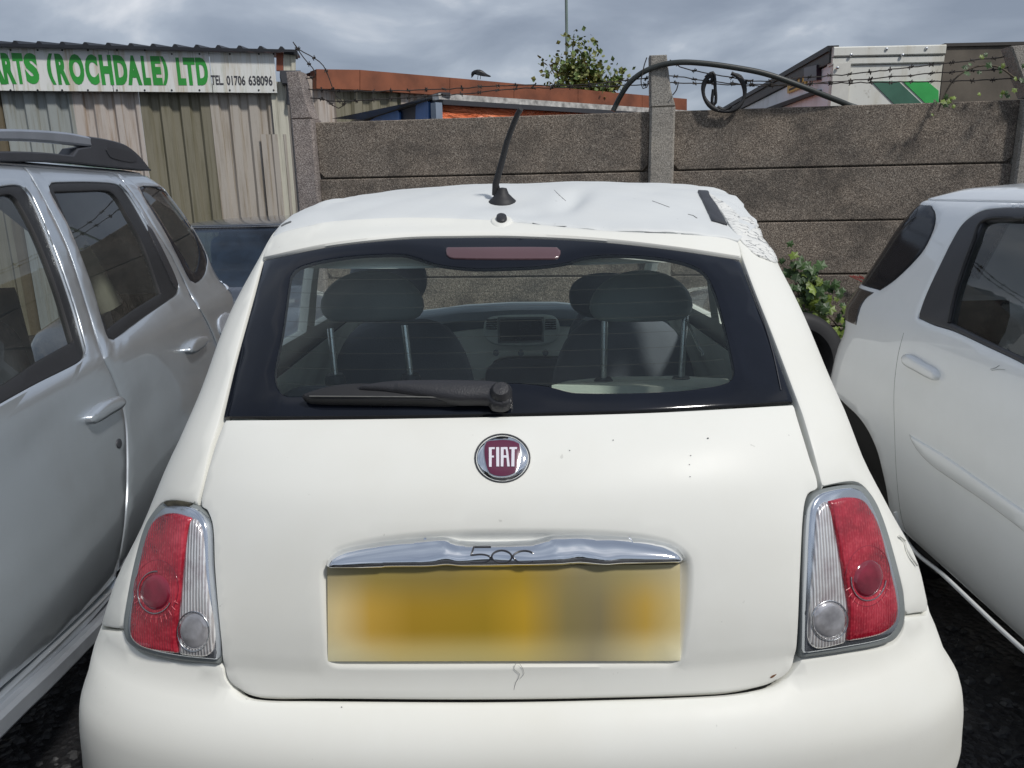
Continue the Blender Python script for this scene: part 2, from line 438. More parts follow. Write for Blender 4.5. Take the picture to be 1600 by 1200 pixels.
def glass(name, tint, refl=1.0, rough=0.01, dust=0.03, ior=1.5, dustcol=(0.5, 0.52, 0.5)):
    m = bpy.data.materials.new(name); m.use_nodes = True; t = m.node_tree; t.nodes.clear()
    o = t.nodes.new('ShaderNodeOutputMaterial'); tr = t.nodes.new('ShaderNodeBsdfTransparent'); tr.inputs[0].default_value = tuple(tint)+(1,)
    gl = t.nodes.new('ShaderNodeBsdfGlossy'); gl.inputs['Roughness'].default_value = rough; gl.inputs[0].default_value = (refl, refl, refl, 1)
    fr = t.nodes.new('ShaderNodeFresnel'); ge = t.nodes.new('ShaderNodeNewGeometry'); mi = t.nodes.new('ShaderNodeMapRange'); t.links.new(ge.outputs['Backfacing'], mi.inputs[0]); mi.inputs[3].default_value = ior; mi.inputs[4].default_value = 1/ior; t.links.new(mi.outputs[0], fr.inputs[0])
    a = t.nodes.new('ShaderNodeMixShader'); t.links.new(fr.outputs[0], a.inputs[0]); t.links.new(tr.outputs[0], a.inputs[1]); t.links.new(gl.outputs[0], a.inputs[2])
    df = t.nodes.new('ShaderNodeBsdfDiffuse'); df.inputs[0].default_value = tuple(dustcol)+(1,)
    n = nz(t, 6.0, 6, 0.65); r = ramp(t, n.outputs[0], [(0.3, (dust*0.5,)*3), (0.8, (dust*1.8,)*3)])
    b = t.nodes.new('ShaderNodeMixShader'); t.links.new(r.outputs[0], b.inputs[0]); t.links.new(a.outputs[0], b.inputs[1]); t.links.new(df.outputs[0], b.inputs[2])
    t.links.new(b.outputs[0], o.inputs[0]); return m

CREAM = paint('cream_white_paint', (0.79, 0.79, 0.742), rough=0.6, dirt=(0.66, 0.64, 0.56), dirtf=0.30, coat=0.18, crough=0.30)
CREAM.node_tree.nodes['Principled BSDF'].inputs['Specular IOR Level'].default_value = 0.35
ROOFW = paint('chalky_skylit_paint', (0.67, 0.69, 0.69), rough=0.5, dirt=(0.66, 0.66, 0.62), dirtf=0.35, coat=0.12, crough=0.3)  # roof copy of the white: cool sky reflection put into the colour
SILVER = paint('silver_metallic_paint', (0.58, 0.625, 0.67), rough=0.28, metal=0.70, dirt=(0.40, 0.41, 0.42), dirtf=0.4, coat=1.0, speck=False, crough=0.025)
WHITE2 = paint('cool_white_paint', (0.82, 0.85, 0.88), rough=0.38, dirt=(0.66, 0.68, 0.69), dirtf=0.35, coat=1.0, speck=False, crough=0.03)
FRIT = M('black_glass_border', (0.008, 0.010, 0.016), 0.10, var=0.2, spec=0.32)
RUBBER = M('black_rubber', (0.018, 0.018, 0.02), 0.6, bmp=0.1)
PLAST = M('black_plastic', (0.028, 0.028, 0.032), 0.45, bmp=0.25, bscale=300)
PLASTG = M('worn_dark_grey_plastic', (0.045, 0.047, 0.055), 0.5, bmp=0.15, bscale=250)
SEAL = M('grey_lamp_seal', (0.22, 0.24, 0.24), 0.45, var=0.15)
CHROME = M('chrome', (0.86, 0.88, 0.91), 0.06, metal=1.0, var=0.04)
STEEL = M('steel_stay', (0.6, 0.62, 0.64), 0.25, metal=1.0, var=0.1)
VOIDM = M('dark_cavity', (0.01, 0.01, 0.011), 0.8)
GLASS_R = glass('tinted_rear_glass', (0.90, 0.99, 0.96), refl=0.8, dust=0.015, dustcol=(0.30, 0.38, 0.40))
GLASS_S = glass('side_glass', (0.60, 0.64, 0.63), refl=1.0, dust=0.03)
GLASS_W = glass('windscreen_glass', (0.96, 0.98, 0.97), refl=0.9, dust=0.012)

# ================================================================ the cream hatchback in the middle
CK = 0.93; CZ = EYE-CK*1.46
def creases(x, y, z, u, v):
    top = np.clip((v-1.372)/0.06, 0, 1)
    dz = -0.016*np.exp(-((x+0.02)/0.10)**2-((y-2.02)/0.07)**2)
    dz += -0.014*np.exp(-((x-0.06)/0.05)**2-((y-1.93)/0.05)**2)
    dz += -0.012*np.exp(-((x+0.33)/0.16)**2-((y-2.25)/0.22)**2)+0.010*np.exp(-((x+0.50)/0.05)**2-((y-2.5)/0.25)**2)
    cr1 = np.abs(np.sin(11*x+5.0*y+1.3*np.sin(4*y)))-0.55; cr2 = np.abs(np.sin(19*x-13*y+2.0*np.sin(6*x)))-0.55
    e_ = np.clip((np.abs(x)-0.25)/0.3, 0, 1)
    cr3 = np.abs(np.sin(27*x+31*y+1.5*np.sin(9*x)))-0.6
    dz = dz+0.006*cr1*(0.4+e_)+0.005*cr2*(e_+.2)+0.003*cr3*(e_+.2)-0.020*np.exp(-((x-.16-.25*(y-2.0))/.03)**2-((y-2.02)/.10)**2)-.012*np.exp(-((x-.33)/.12)**2-((y-2.35)/.05)**2)+.012*np.exp(-((x+.50)/.035)**2-((y-2.2)/.06)**2)
    dz = dz*top
    S_ = lambda q: np.clip(q, 0, 1)**2*(3-2*np.clip(q, 0, 1))
    edge_m = S_((v-1.18)/0.20)*S_((y-1.85)/0.5)*np.clip(np.abs(x)/0.6, 0, 1.1)**2
    dz = dz+edge_m*np.where(x > 0, .055, .032)
    pr = np.clip((x-0.50)/0.08, 0, 1)*np.clip((v-1.24)/0.08, 0, 1)*np.clip((1.60-v)/0.1, 0, 1)*(y < 3.0)
    dxx = pr*(0.010*(np.abs(np.sin(30*z+12*y))-0.6)+0.007*(np.abs(np.sin(55*z-23*y+3))-0.6))
    dxx = dxx+edge_m*np.where(x > 0, .045, -.005)
    return dxx, 0*x, dz+pr*0.006*(np.abs(np.sin(41*y+18*z))-0.5)
car_st = [ # v, near y, far y, half width left, right, near corner depth, far corner depth
 (.18, 1.20, 4.66, .99, .995, .42, .40), (.32, 1.14, 4.74, .955, .965, .40, .40), (.48, 1.13, 4.75, .914, .920, .36, .40),
 (.53, 1.143, 4.75, .897, .891, .36, .40), (.565, 1.172, 4.75, .893, .884, .35, .40), (.59, 1.195, 4.75, .885, .876, .34, .40),
 (.70, 1.20, 4.62, .838, .842, .34, .40), (.82, 1.22, 4.22, .770, .775, .33, .38), (.93, 1.255, 4.12, .720, .720, .32, .32),
 (1.0, 1.305, 4.02, .689, .700, .30, .30), (1.057, 1.37, 3.93, .674, .688, .29, .28), (1.20, 1.53, 3.70, .650, .664, .28, .26),
 (1.32, 1.685, 3.48, .6145, .636, .28, .24), (1.36, 1.745, 3.40, .602, .615, .28, .24), (1.391, 1.84, 3.33, .590, .600, .30, .24)]
CAR = Body(car_st, 0.0, 2.3, 0.096, 0.70, n=2.6, nf=2.4, disp=creases, k=CK, z0=CZ)
CAR.pw = 2.7
CAR.inv_u = (-1.35, 1.35); CAR.inv_v = (0.2, 1.95)
car = thing('hatchback_car', (0, 2.7, 0), 'cream white small hatchback seen from behind with crumpled roof and blurred yellow number plate', 'car')
_lift = {}
def cp(pts, closed=True, step=7.0, up=0.0):
    if up and up not in _lift: _lift[up] = Lifted(CAR, up)
    return px(_lift[up] if up else CAR, pts, closed, step)

GL = [(449, 338), (431, 362), (412, 405), (395, 464), (366, 570), (346, 650), (330, 700), (308, 789)]
GR = [(1136, 350), (1148, 374), (1158, 404), (1173, 445), (1203, 520), (1244, 628), (1252, 650), (1271, 715), (1284, 764)]
LAMP_L = [(265, 785), (305, 789), (320, 802), (328, 822), (331, 885), (336, 950), (342, 1010), (344, 1037, 1), (280, 1031), (225, 1018), (202, 1002), (196, 980), (201, 940), (215, 872), (234, 815), (252, 790)]
LAMP_R = [(1260, 797), (1267, 775), (1285, 764), (1335, 757), (1352, 766), (1370, 795), (1390, 852), (1408, 925), (1411, 960), (1405, 985), (1388, 1003), (1315, 1018), (1250, 1027, 1), (1251, 990), (1256, 890)]
sh = lambda pts, dx, dy=0: [(p[0]+dx, p[1]+dy)+tuple(p[2:]) for p in pts]

# dark sheet behind all gaps: their shade put into a near-black colour
panel('gap_shade_shell', CAR, rect(-3.0, .22, 3.0, .98), VOIDM, car, off=-0.03, edge=0, thick=0, grid=0.05)
# quarter panels
ql = cp(sh(GL, -2)+[(300, 787), (265, 782), (250, 787), (231, 813), (212, 871), (198, 938), (193, 976), (192, 984, 1), (172, 981), (154, 977)], False)
vs_ = ql[-1, 1]
win_q = np.array([(1.30, 1.065), (1.86, 1.05), (1.86, 1.30), (1.52, 1.32), (1.36, 1.27)])
def side_poly(s, inner, vtop):
    pts = [tuple(p) for p in inner]+[(s*1.5, inner[-1][1]), (s*1.5, .24), (s*4.3, .24), (s*4.3, .85), (s*3.46, .85), (s*3.40, 1.355), (s*4.3, 1.355), (s*4.3, 1.374), (s*1.05, 1.374)]
    return np.array(pts)
win_d = np.array([(1.98, 1.05), (3.30, 1.02), (3.20, 1.32), (1.98, 1.33)])
for s, inner in ((-1, ql), (1, None)):
    if s == 1:
        inner = cp(sh(GR, 3)+[(1290, 760), (1336, 753), (1354, 763), (1373, 793), (1393, 850), (1412, 923), (1415, 955), (1420, 961, 1), (1449, 956)], False)
    panel('quarter_panel', CAR, side_poly(s, inner, 1.374), CREAM, car, holes=[win_q*np.array([s, 1]), win_d*np.array([s, 1])], edge=0.006, thick=0.02, grid=0.028)
    for w_ in (win_q, win_d): panel('side_window', CAR, w_*np.array([s, 1]), GLASS_W, car, off=-0.012, edge=0, thick=0, grid=0.06)
    panel('windscreen', CAR, np.array([(s*3.46, .85), (s*4.3, .85), (s*4.3, 1.355), (s*3.40, 1.355)]), GLASS_W, car, off=-0.008, edge=0, thick=0, grid=0.06)
# bumper
bt = cp([(154, 981), (172, 985), (196, 989), (205, 1006), (225, 1023), (280, 1035), (344, 1040), (351, 1061), (370, 1081.5), (400, 1091.5), (480, 1094.5), (720, 1096.5), (920, 1093.5), (1120, 1085.5), (1190, 1076), (1226, 1062.5), (1246, 1041), (1253, 1031, 1), (1315, 1022), (1392, 1008), (1410, 990), (1416, 964, 1), (1449, 960)], False)
bp = np.array([(-1.48, bt[0, 1])]+[tuple(p) for p in bt]+[(1.48, bt[-1, 1]), (1.48, .23), (-1.48, .23)])
def bumper_form(u, v, d): return 0.010*np.exp(-((v-0.50)/0.02)**2)*np.clip(1.1-np.abs(u), 0, 1)
panel('rear_bumper', CAR, bp, CREAM, car, edge=0.009, thick=0.03, grid=0.022)
# tailgate lower panel with plate recess
tg = cp([(351, 655, 1), (334, 700), (312, 790), (322, 797), (331, 822), (334, 885), (339, 950), (345, 1010), (348, 1042), (358, 1066), (376, 1080), (400, 1088), (480, 1091), (720, 1093), (920, 1090), (1120, 1082), (1186, 1073), (1222, 1060), (1241, 1038), (1247, 1000), (1252, 890), (1257, 800), (1264, 772), (1279, 762), (1266, 715), (1246, 650), (1241, 631, 1), (1020, 643), (798, 649), (570, 653)])
rec = cp([(507, 893), (509, 940), (514, 1000), (520, 1034), (545, 1039), (800, 1039), (1030, 1038), (1056, 1034), (1066, 1000), (1073, 950), (1076, 890), (1070, 868), (1040, 850), (960, 838), (800, 835), (690, 838), (600, 846), (530, 862), (512, 878)], True)
def recess(u, v, d):
    P2 = np.stack([u, v], 1); ins = inside(P2, rec); dd = segdist(P2, [rec])
    s_ = np.where(ins, dd, -dd); t = np.clip((s_+0.010)/0.026, 0, 1); t = t*t*(3-2*t)
    sw = 0.006*np.exp(-((v-0.627)/0.012)**2)*np.clip(0.75-np.abs(u), 0, .3)/.3
    return -0.020*t-sw*0.6
panel('tailgate', CAR, tg, CREAM, car, edge=0.005, thick=0.02, grid=0.016, fn=recess, rings=[(rec, (-.012, -.006, 0.0001, .005, .010, .015, .020))], bsp=.008)
# spoiler strip above the glass
GT = [(412, 405, 1), (512, 384), (627, 371), (720, 368.5), (800, 368.5), (930, 375), (1050, 388), (1158, 404, 1)]
spt = [(1152, 380, 1), (1130, 373), (1060, 367), (1010, 365), (950, 362), (880, 356), (830, 351), (784, 347), (650, 342), (560, 345), (500, 351), (450, 362), (425, 372, 1)]
spo = cp(sh(GT, 0, 0)+spt)
def lip(u, v, d): return 0.006*np.clip(1-d/0.03, 0, 1)
panel('tailgate_spoiler', CAR, spo, CREAM, car, edge=0.006, thick=0.03, grid=0.012, fn=lip)
# roof
rb = cp(sh(spt, 0, -1.8)[::-1], False)
def torn(u, v, d):
    j = .5+.22*np.sin(13*u+2)+.2*np.sin(31*u+1)*np.sin(7*u)+.12*np.sin(67*u)*np.sin(11*u+2)
    return np.where((u > 0.03) & (u < .98), .009*j*np.clip(1-d/.018, 0, 1)*np.clip((u-.03)/.05, 0, 1)*(v < 1.6), 0)
rp = np.array([(-4.3, 1.378), (-1.02, 1.378)]+[(float(np.clip(a, -1.0, 1.0)), b) for a, b in rb]+[(1.02, 1.378), (4.3, 1.378), (4.3, 1.391+.698), (-4.3, 1.391+.698)])
panel('roof_panel', CAR, rp, ROOFW, car, edge=0.004, thick=0.015, grid=0.018, sm=50, fn=torn)
panel('headliner', CAR, rect(-4.2, 1.33, 4.2, 1.391+.69), M('grey_headliner', (0.72, 0.74, 0.70), 0.9), car, off=-0.035, edge=0, thick=0, grid=0.08)
# ditch strip on the right and its torn end on the left
panel('roof_ditch_strip', CAR, cp([(1090, 300, 1), (1104, 301, 1), (1118, 322), (1136, 352, 1), (1112, 346, 1), (1101, 322)]), PLASTG, car, off=0.006, edge=0.003, thick=0.01, grid=0.02)
CRK = M('bare_grey_crack', (.14, .145, .15), .7)
# seam rags on the crushed roof
for pts, r_ in (([(612, 343), (632, 342.5), (656, 342.5)], .0014), ([(1019, 314), (1030, 318), (1046, 324)], .0010), ([(1075, 335), (1083, 337), (1089, 341)], .0012), ([(866, 297), (874, 305), (884, 314)], .0008), ([(440, 354), (447, 350), (455, 347)], .0035),
                ([(832, 349), (845, 352), (862, 354), (890, 354)], .0014), ([(1000, 362), (1020, 364), (1040, 365)], .0015), ([(1010, 367), (1035, 371), (1056, 373)], .0014), ([(1090, 369), (1105, 373), (1118, 374), (1130, 373)], .0018), ([(1060, 364), (1072, 367), (1084, 368)], .0014), ([(925, 355), (935, 357), (944, 356)], .0016)):
    tube_on('paint_crack', CAR, pts, r_, CRK, car, off=0.0, step=6, seg=5)
LEAF_D = M('exposed_filler', (0.45, 0.47, 0.48), 0.6)
rngc = random.Random(3)
for k in range(13):
    t = rngc.random(); cx_ = 1112+t*100+rngc.uniform(-6, 10)*(1-t*0.3); cy_ = 308+t*88+rngc.uniform(-2, 16)
    a = rngc.uniform(0.3, 1.1); l = rngc.uniform(4, 11)
    pts = [(cx_-l*math.cos(a), cy_-l*math.sin(a)*0.8), (cx_, cy_+rngc.uniform(-2, 2)), (cx_+l*math.cos(a), cy_+l*math.sin(a)*0.8)]
    tube_on('paint_crack', CAR, pts, rngc.uniform(.0006, .0012), LEAF_D if k % 3 else CRK, car, off=0.0, step=6, seg=4)
m_, t_, b_, o_ = base_mat('flaked_crumpled_paint')
vd = t_.nodes.new('ShaderNodeTexVoronoi'); vd.feature = 'DISTANCE_TO_EDGE'; tcv = t_.nodes.new('ShaderNodeTexCoord'); mpv = t_.nodes.new('ShaderNodeMapping'); mpv.inputs['Scale'].default_value = (14, 75, 60); mpv.inputs['Rotation'].default_value = (.5, .3, .4)
t_.links.new(tcv.outputs['Object'], mpv.inputs[0]); nd = t_.nodes.new('ShaderNodeTexNoise'); nd.inputs['Scale'].default_value = 3; t_.links.new(mpv.outputs[0], nd.inputs[0]); t_.links.new(mix(t_, mpv.outputs[0], nd.outputs[1], .5, 'ADD'), vd.inputs[0]); vd.inputs['Scale'].default_value = 1.0
msk = nz(t_, 22, 4, .6); cl = ramp(t_, vd.outputs[0], [(.0, (1,)*3), (.06, (0,)*3)]); mk_ = ramp(t_, msk.outputs[0], [(.40, (0,)*3), (.50, (1,)*3)])
t_.links.new(mix(t_, (.76, .76, .73), (.13, .14, .15), mix(t_, cl.outputs[0], mk_.outputs[0], 1.0, 'MULTIPLY')), b_.inputs['Base Color']); b_.inputs['Roughness'].default_value = .45
bump(t_, b_, mix(t_, vd.outputs[0], nz(t_, 40, 3, .6).outputs[0], .5), .35, .006)
panel('crumpled_pillar_skin', CAR, cp([(1106, 303), (1122, 311), (1141, 325), (1160, 344), (1176, 362), (1196, 381), (1211, 398), (1214, 410), (1196, 405), (1176, 395), (1160, 380), (1148, 364), (1138, 350), (1122, 325), (1110, 309)]), m_, car, off=.0025, edge=.002, thick=.006, grid=.007, fn=lambda u, v, d: .0022*(np.abs(np.sin(95*v+40*u))-.5)*np.clip(d/.01, 0, 1)+.0015*(np.abs(np.sin(61*u-80*v+1))-.5)*np.clip(d/.01, 0, 1), sm=50)
# rear glass: printed border and clear pane
GO = [(412, 406, 1), (512, 385.5), (627, 372.5), (720, 370), (800, 370), (930, 376.5), (1050, 389.5), (1156, 405, 1), (1170, 445), (1200, 520), (1240, 627, 1), (1020, 640), (798, 646), (570, 650), (349, 651, 1), (368, 570), (397, 464)]
CW = [(455, 429), (466, 418), (498, 408), (556, 399.5), (627, 397), (650, 402), (685, 413), (742, 419), (800, 418), (840, 416), (885, 410), (915, 401), (960, 398), (1020, 401), (1065, 409), (1095, 421), (1110, 439), (1125, 481), (1147, 577), (1144, 592), (1125, 601), (1050, 611), (900, 613), (855, 603), (800, 598), (730, 604), (600, 613), (466, 619), (443, 617), (432, 604), (429, 581), (441, 518), (452, 441)]
go, cw = cp(GO), cp(CW)
rg = panel('rear_glass', CAR, go, FRIT, car, holes=[cw], off=0.0, edge=0.003, thick=0.006, grid=0.03)
panel('clear_pane', CAR, cw, GLASS_R, rg, off=-0.001, edge=0, thick=0, grid=0.04)
HEAT = M('heater_wire', (0.07, 0.06, 0.05), 0.5)
hv0, hv1 = cw[:, 1].min(), cw[:, 1].max()
for k in range(9):
    v_ = hv0+(hv1-hv0)*(k+0.8)/9.6
    us = np.linspace(-1, 1, 400); ok = inside(np.stack([us, np.full(400, v_)], 1), cw); us = us[ok]
    if len(us) > 10:
        us = us[::8]; tube('heater_wire', CAR.P(us, np.full(len(us), v_))+CAR.normal(us, np.full(len(us), v_))*(-0.003), 0.00035, HEAT, rg, seg=3)
# inner rubber edge line seen on the right of the glass
tube_on('edge_line', CAR, [(1166, 430), (1190, 495), (1207, 550), (1220, 610)], .0012, PLASTG, rg, off=0.001)
BRK = M('brake_lamp_dull_red', (0.11, 0.06, 0.068), 0.25, var=0.1, coat=0.5)
bl = panel('brake_light', CAR, cp([(697, 387.5, 1), (870, 387.5), (876, 392), (873, 404), (866, 406), (708, 405), (698, 400)]), BRK, car, off=0.004, edge=0.003, thick=0.01, grid=0.02)
# washer nozzle
panel('nozzle_seat', CAR, cp(ell(784, 349, 18, 9, 24)), CREAM, car, off=0.008, edge=0.007, thick=0.01, grid=0.01)
panel('washer_nozzle', CAR, cp(ell(784, 348.5, 8.5, 5.2, 20)), PLAST, car, off=0.018, edge=0.006, thick=0.014, grid=0.006)
# aerial
ab = CAR.inv([(785, 314)])[0]; abp = CAR.P(*[np.array([q]) for q in ab])[0]
Ya = abp[1]
an = [at(x, y, Ya+dy_) for x, y, dy_ in ((776, 303, .01), (774.5, 288, .0), (780, 268, .0), (786, 246, -.01), (792, 222, -.03), (800, 200, -.05), (809, 178, -.07), (814, 170, -.08))]
aer = tube('aerial', [np.array(p) for p in an], [.012, .0085, .0080, .0075, .0070, .0066, .0062, .0058], RUBBER, car, 10)
lathe('aerial_base', [(0.036, -.006), (0.034, .0), (0.026, .007), (0.016, .017), (0.011, .030), (0.0, .032)], tuple(Vector(abp)+Vector((0.0, 0.0, 0.0))), (0, -.12, 1), RUBBER, aer, 24)
# chrome handle bar over the plate, dented in the middle
btop = cp([(505, 889), (509, 877), (520, 865), (540, 856), (600, 847), (660, 841.5), (696, 840), (706, 843), (716, 846.5), (760, 848.5), (832, 846), (850, 842), (868, 837), (960, 838.5), (1032, 846), (1056, 855), (1068, 867), (1074, 879)], False)
bbot = cp([(1072, 881), (1040, 882), (880, 886), (760, 888), (560, 890), (508, 890)], False, up=.016)
bar = np.concatenate([btop, bbot])
u_mid = .5*(bar[:, 0].min()+bar[:, 0].max())
half_u = .5*(bar[:, 0].max()-bar[:, 0].min())
def barform(u, v, d):
    vt = np.interp(u, btop[:, 0], btop[:, 1]); vb = np.interp(u, bbot[::-1, 0], bbot[::-1, 1]); q = np.clip((vt-v)/np.maximum(vt-vb, .002), 0, 1)
    ends = np.clip((half_u-np.abs(u-u_mid))/.018, 0, 1)**.5
    b = (.004+.026*np.sin(np.clip(q/.80, 0, 1)*math.pi/2)**.9)*ends-.010*np.clip((q-.84)/.16, 0, 1)**2
    r = lambda x0, y0, a, bb, k: k*np.exp(-((u-x0)/a)**2-((v-y0)/bb)**2)
    uc = 0.02
    b = b+r(-0.13, .825, .018, .014, -.007)+r(.115, .828, .022, .012, -.006)+r(.17, .82, .02, .02, .004)+r(-.17, .81, .02, .01, .004)+r(-.05, .84, .06, .008, -.006)+r(.24, .808, .10, .005, -.005)
    return b+0.0006*np.sin(90*u+60*v)*np.exp(-((np.abs(u)-.13)/.06)**2)
cb = panel('handle_bar', CAR, bar, CHROME, car, off=-0.012, edge=0, thick=0.02, grid=0.006, fn=barform, bsp=0.005, sm=180)
ENGR = M('engraved_dark_line', (0.03, 0.03, 0.035), 0.3)
NUMS = Lifted(CAR, .010)
def onbar(pts, closed=False):
    uv = px(NUMS, pts, closed, 2.0); d = segdist(uv, [bar]); o_ = barform(uv[:, 0], uv[:, 1], d)-0.0115
    return CAR.P(uv[:, 0], uv[:, 1])+CAR.normal(uv[:, 0], uv[:, 1])*o_[:, None]
for pts, cl in (([(767, 856, 1), (740, 856, 1), (736, 867, 1), (754, 866), (766, 870), (763, 876), (752, 878.5), (735, 878)], False),
                ([tuple(p) for p in ell(784, 869.5, 15.5, 9.0, 20)], True),
                ([(833, 864), (827, 861.5), (818, 860.8), (808, 863), (801.5, 869), (808, 875.5), (818, 878), (827, 877.5), (833, 875)], False)):
    tube('numeral', onbar(pts, cl), 0.0016, ENGR, cb, 5, closed=cl)
# number plate, its print blurred out
m_, t_, b_, o_ = base_mat('blurred_plate_print')
tcn = t_.nodes.new('ShaderNodeTexCoord'); sp_ = t_.nodes.new('ShaderNodeSeparateXYZ'); t_.links.new(tcn.outputs['Generated'], sp_.inputs[0])
lin = lambda c: tuple(((v/255)/12.92 if v/255 <= .04045 else (((v/255)+.055)/1.055)**2.4) for v in c)
G = 1.42
def pr_(rows): return [(p, tuple(min(.9, q*G) for q in lin(c))) for p, c in rows]
rt = ramp(t_, sp_.outputs[0], pr_([(0, (138, 128, 100)), (.15, (125, 112, 60)), (.35, (120, 105, 55)), (.55, (142, 118, 38)), (.72, (125, 115, 82)), (.85, (138, 128, 88)), (1, (160, 150, 118))]))
rm = ramp(t_, sp_.outputs[0], pr_([(0, (200, 184, 140)), (.13, (172, 138, 58)), (.25, (148, 118, 34)), (.45, (142, 116, 30)), (.56, (165, 132, 36)), (.68, (122, 110, 70)), (.77, (116, 106, 76)), (.9, (166, 136, 62)), (1, (176, 160, 112))]))
rl = ramp(t_, sp_.outputs[0], pr_([(0, (212, 202, 168)), (.2, (205, 188, 128)), (.4, (196, 182, 122)), (.55, (200, 182, 115)), (.75, (160, 150, 118)), (.9, (208, 196, 150)), (1, (210, 202, 170))]))
def mr(lo, hi):
    n = t_.nodes.new('ShaderNodeMapRange'); n.interpolation_type = 'SMOOTHSTEP'; t_.links.new(sp_.outputs[2], n.inputs[0]); n.inputs[1].default_value = lo; n.inputs[2].default_value = hi; return n.outputs[0]
t_.links.new(mix(t_, mix(t_, rl.outputs[0], rm.outputs[0], mr(0.0, .42)), rt.outputs[0], mr(.55, 1.0)), b_.inputs['Base Color']); b_.inputs['Roughness'].default_value = 0.45
panel('number_plate', CAR, cp([(511, 886, 1), (1063, 882, 1), (1063, 1033, 1), (512, 1034, 1)]), m_, car, off=0.0, edge=0.0012, thick=0.014, grid=0.03)
# hair crack below the plate
tube_on('paint_crack', CAR, [(806, 1037), (803, 1045), (812, 1053), (810, 1060), (806, 1066), (803, 1078)], .00035, CRK, car, off=0.0, seg=4)
tube_on('paint_crack', CAR, [(812, 1037), (817, 1045), (819, 1052), (813, 1060)], .0003, CRK, car, off=0.0, seg=4)
panel('chip', CAR, cp([(1203, 1058), (1207, 1055), (1213, 1053), (1209, 1057), (1205, 1059)]), M('rust_chip', (0.16, 0.07, 0.03), .8), car, off=0.0012, edge=0, thick=0.001, grid=.02)
# round badge
def disc(cx, cy, rx, ry, n=48): return cp(ell(cx, cy, rx, ry, n, -0.02), up=.004)
bd = panel('badge', CAR, disc(785, 716, 42.5, 37), CHROME, car, off=0.010, edge=0.010, thick=0.012, grid=0.008, sm=180)
tube_on('badge_rim', CAR, [tuple(p) for p in ell(785, 716, 42.5, 37, 32)], .0016, PLASTG, bd, off=0.001, closed=True)
MAR = M('maroon_enamel', (0.115, 0.012, 0.045), 0.25, var=0.08, coat=0.8)
shield = [(760, 690), (772, 688), (788, 687), (803, 689), (811, 693), (813, 702), (812, 716), (809, 730), (804, 739), (796, 742.5), (784, 744), (772, 742.5), (765, 739), (760, 728), (757, 712), (757, 698)]
panel('badge_bezel', CAR, cp([(784.5+(x-784.5)*1.06, 716+(y-716)*1.06) for x, y in shield], up=.012), STEEL, bd, off=0.0112, edge=0.001, thick=0.004, grid=0.01)
panel('badge_shield', CAR, cp(shield, up=.012), MAR, bd, off=0.0124, edge=0.001, thick=0.004, grid=0.01)
LET = M('silver_white_letter', (0.74, 0.72, 0.78), 0.35, var=0.04)
def bp_(x, y): return (720+x/12.0, 670+y/12.0, 1)
GLY = {'F': [(527, 355), (638, 352), (636, 388), (580, 388), (580, 510), (622, 510), (620, 543), (580, 543), (578, 718), (530, 716)],
       'I': [(662, 352), (720, 352), (720, 712), (668, 710)],
       'T': [(912, 350), (1056, 350), (1052, 388), (1010, 390), (1004, 712), (948, 710), (952, 390), (912, 386)]}
for ch, g in GLY.items(): panel('badge_letter', CAR, cp([bp_(*p) for p in g], up=.012), LET, bd, off=0.0136, edge=0, thick=0.002, grid=0.02, bsp=.02)
panel('badge_letter', CAR, cp([bp_(*p) for p in [(750, 352), (872, 350), (888, 430), (918, 712), (872, 710), (858, 548), (803, 546), (798, 712), (750, 710)]], up=.012), LET, bd, holes=[cp([bp_(*p) for p in [(803, 390), (842, 390), (856, 502), (803, 504)]], up=.012)], off=0.0136, edge=0, thick=0.002, grid=0.02, bsp=.02)
# tail lights
def red_mat():
    m, t, b, o = base_mat('red_lens')
    w = nz(t, 160, 2, tex='ShaderNodeTexVoronoi'); n = nz(t, 11, 4, .6, stretch=(1, 1, 1.6))
    c = mix(t, ramp(t, n.outputs[0], [(.3, (.16, .004, .012)), (.5, (.38, .012, .03)), (.72, (.62, .06, .09))]).outputs[0], (.75, .10, .12), ramp(t, w.outputs[0], [(.0, (.35,)*3), (.5, (0,)*3)]).outputs[0])
    t.links.new(c, b.inputs['Base Color']); b.inputs['Roughness'].default_value = .22; b.inputs['Coat Weight'].default_value = 1; b.inputs['Coat Roughness'].default_value = .03
    wv = t.nodes.new('ShaderNodeTexWave'); wv.inputs['Scale'].default_value = 60; tcc = t.nodes.new('ShaderNodeTexCoord'); t.links.new(tcc.outputs['Object'], wv.inputs[0]); bump(t, b, wv.outputs[0], .35, .002); return m
def clear_mat():
    m, t, b, o = base_mat('ribbed_clear_lens')
    wv = t.nodes.new('ShaderNodeTexWave'); wv.inputs['Scale'].default_value = 55; wv.inputs['Distortion'].default_value = .6; tcc = t.nodes.new('ShaderNodeTexCoord'); t.links.new(tcc.outputs['Object'], wv.inputs[0])
    n = nz(t, 22, 4, .6)
    c = mix(t, ramp(t, wv.outputs[0], [(.2, (.55, .52, .52)), (.8, (.95, .95, .95))]).outputs[0], ramp(t, n.outputs[0], [(.35, (.6, .5, .52)), (.55, (1, 1, 1))]).outputs[0], .7, 'MULTIPLY')
    t.links.new(c, b.inputs['Base Color']); b.inputs['Roughness'].default_value = .22; b.inputs['Metallic'].default_value = .45; b.inputs['Coat Weight'].default_value = 1
    bump(t, b, wv.outputs[0], .6, .002); return m
RED, CLR = red_mat(), clear_mat()
REDD = M('dark_red_bulb_lens', (.20, .012, .03), .12, var=.4, vscale=25, coat=1)
GREYB = M('smoked_reverse_lens', (.55, .54, .56), .12, metal=.5, var=.5, vscale=18, coat=1)
BEZ = M('satin_chrome_bezel', (.66, .70, .76), .16, metal=.9, var=.06)
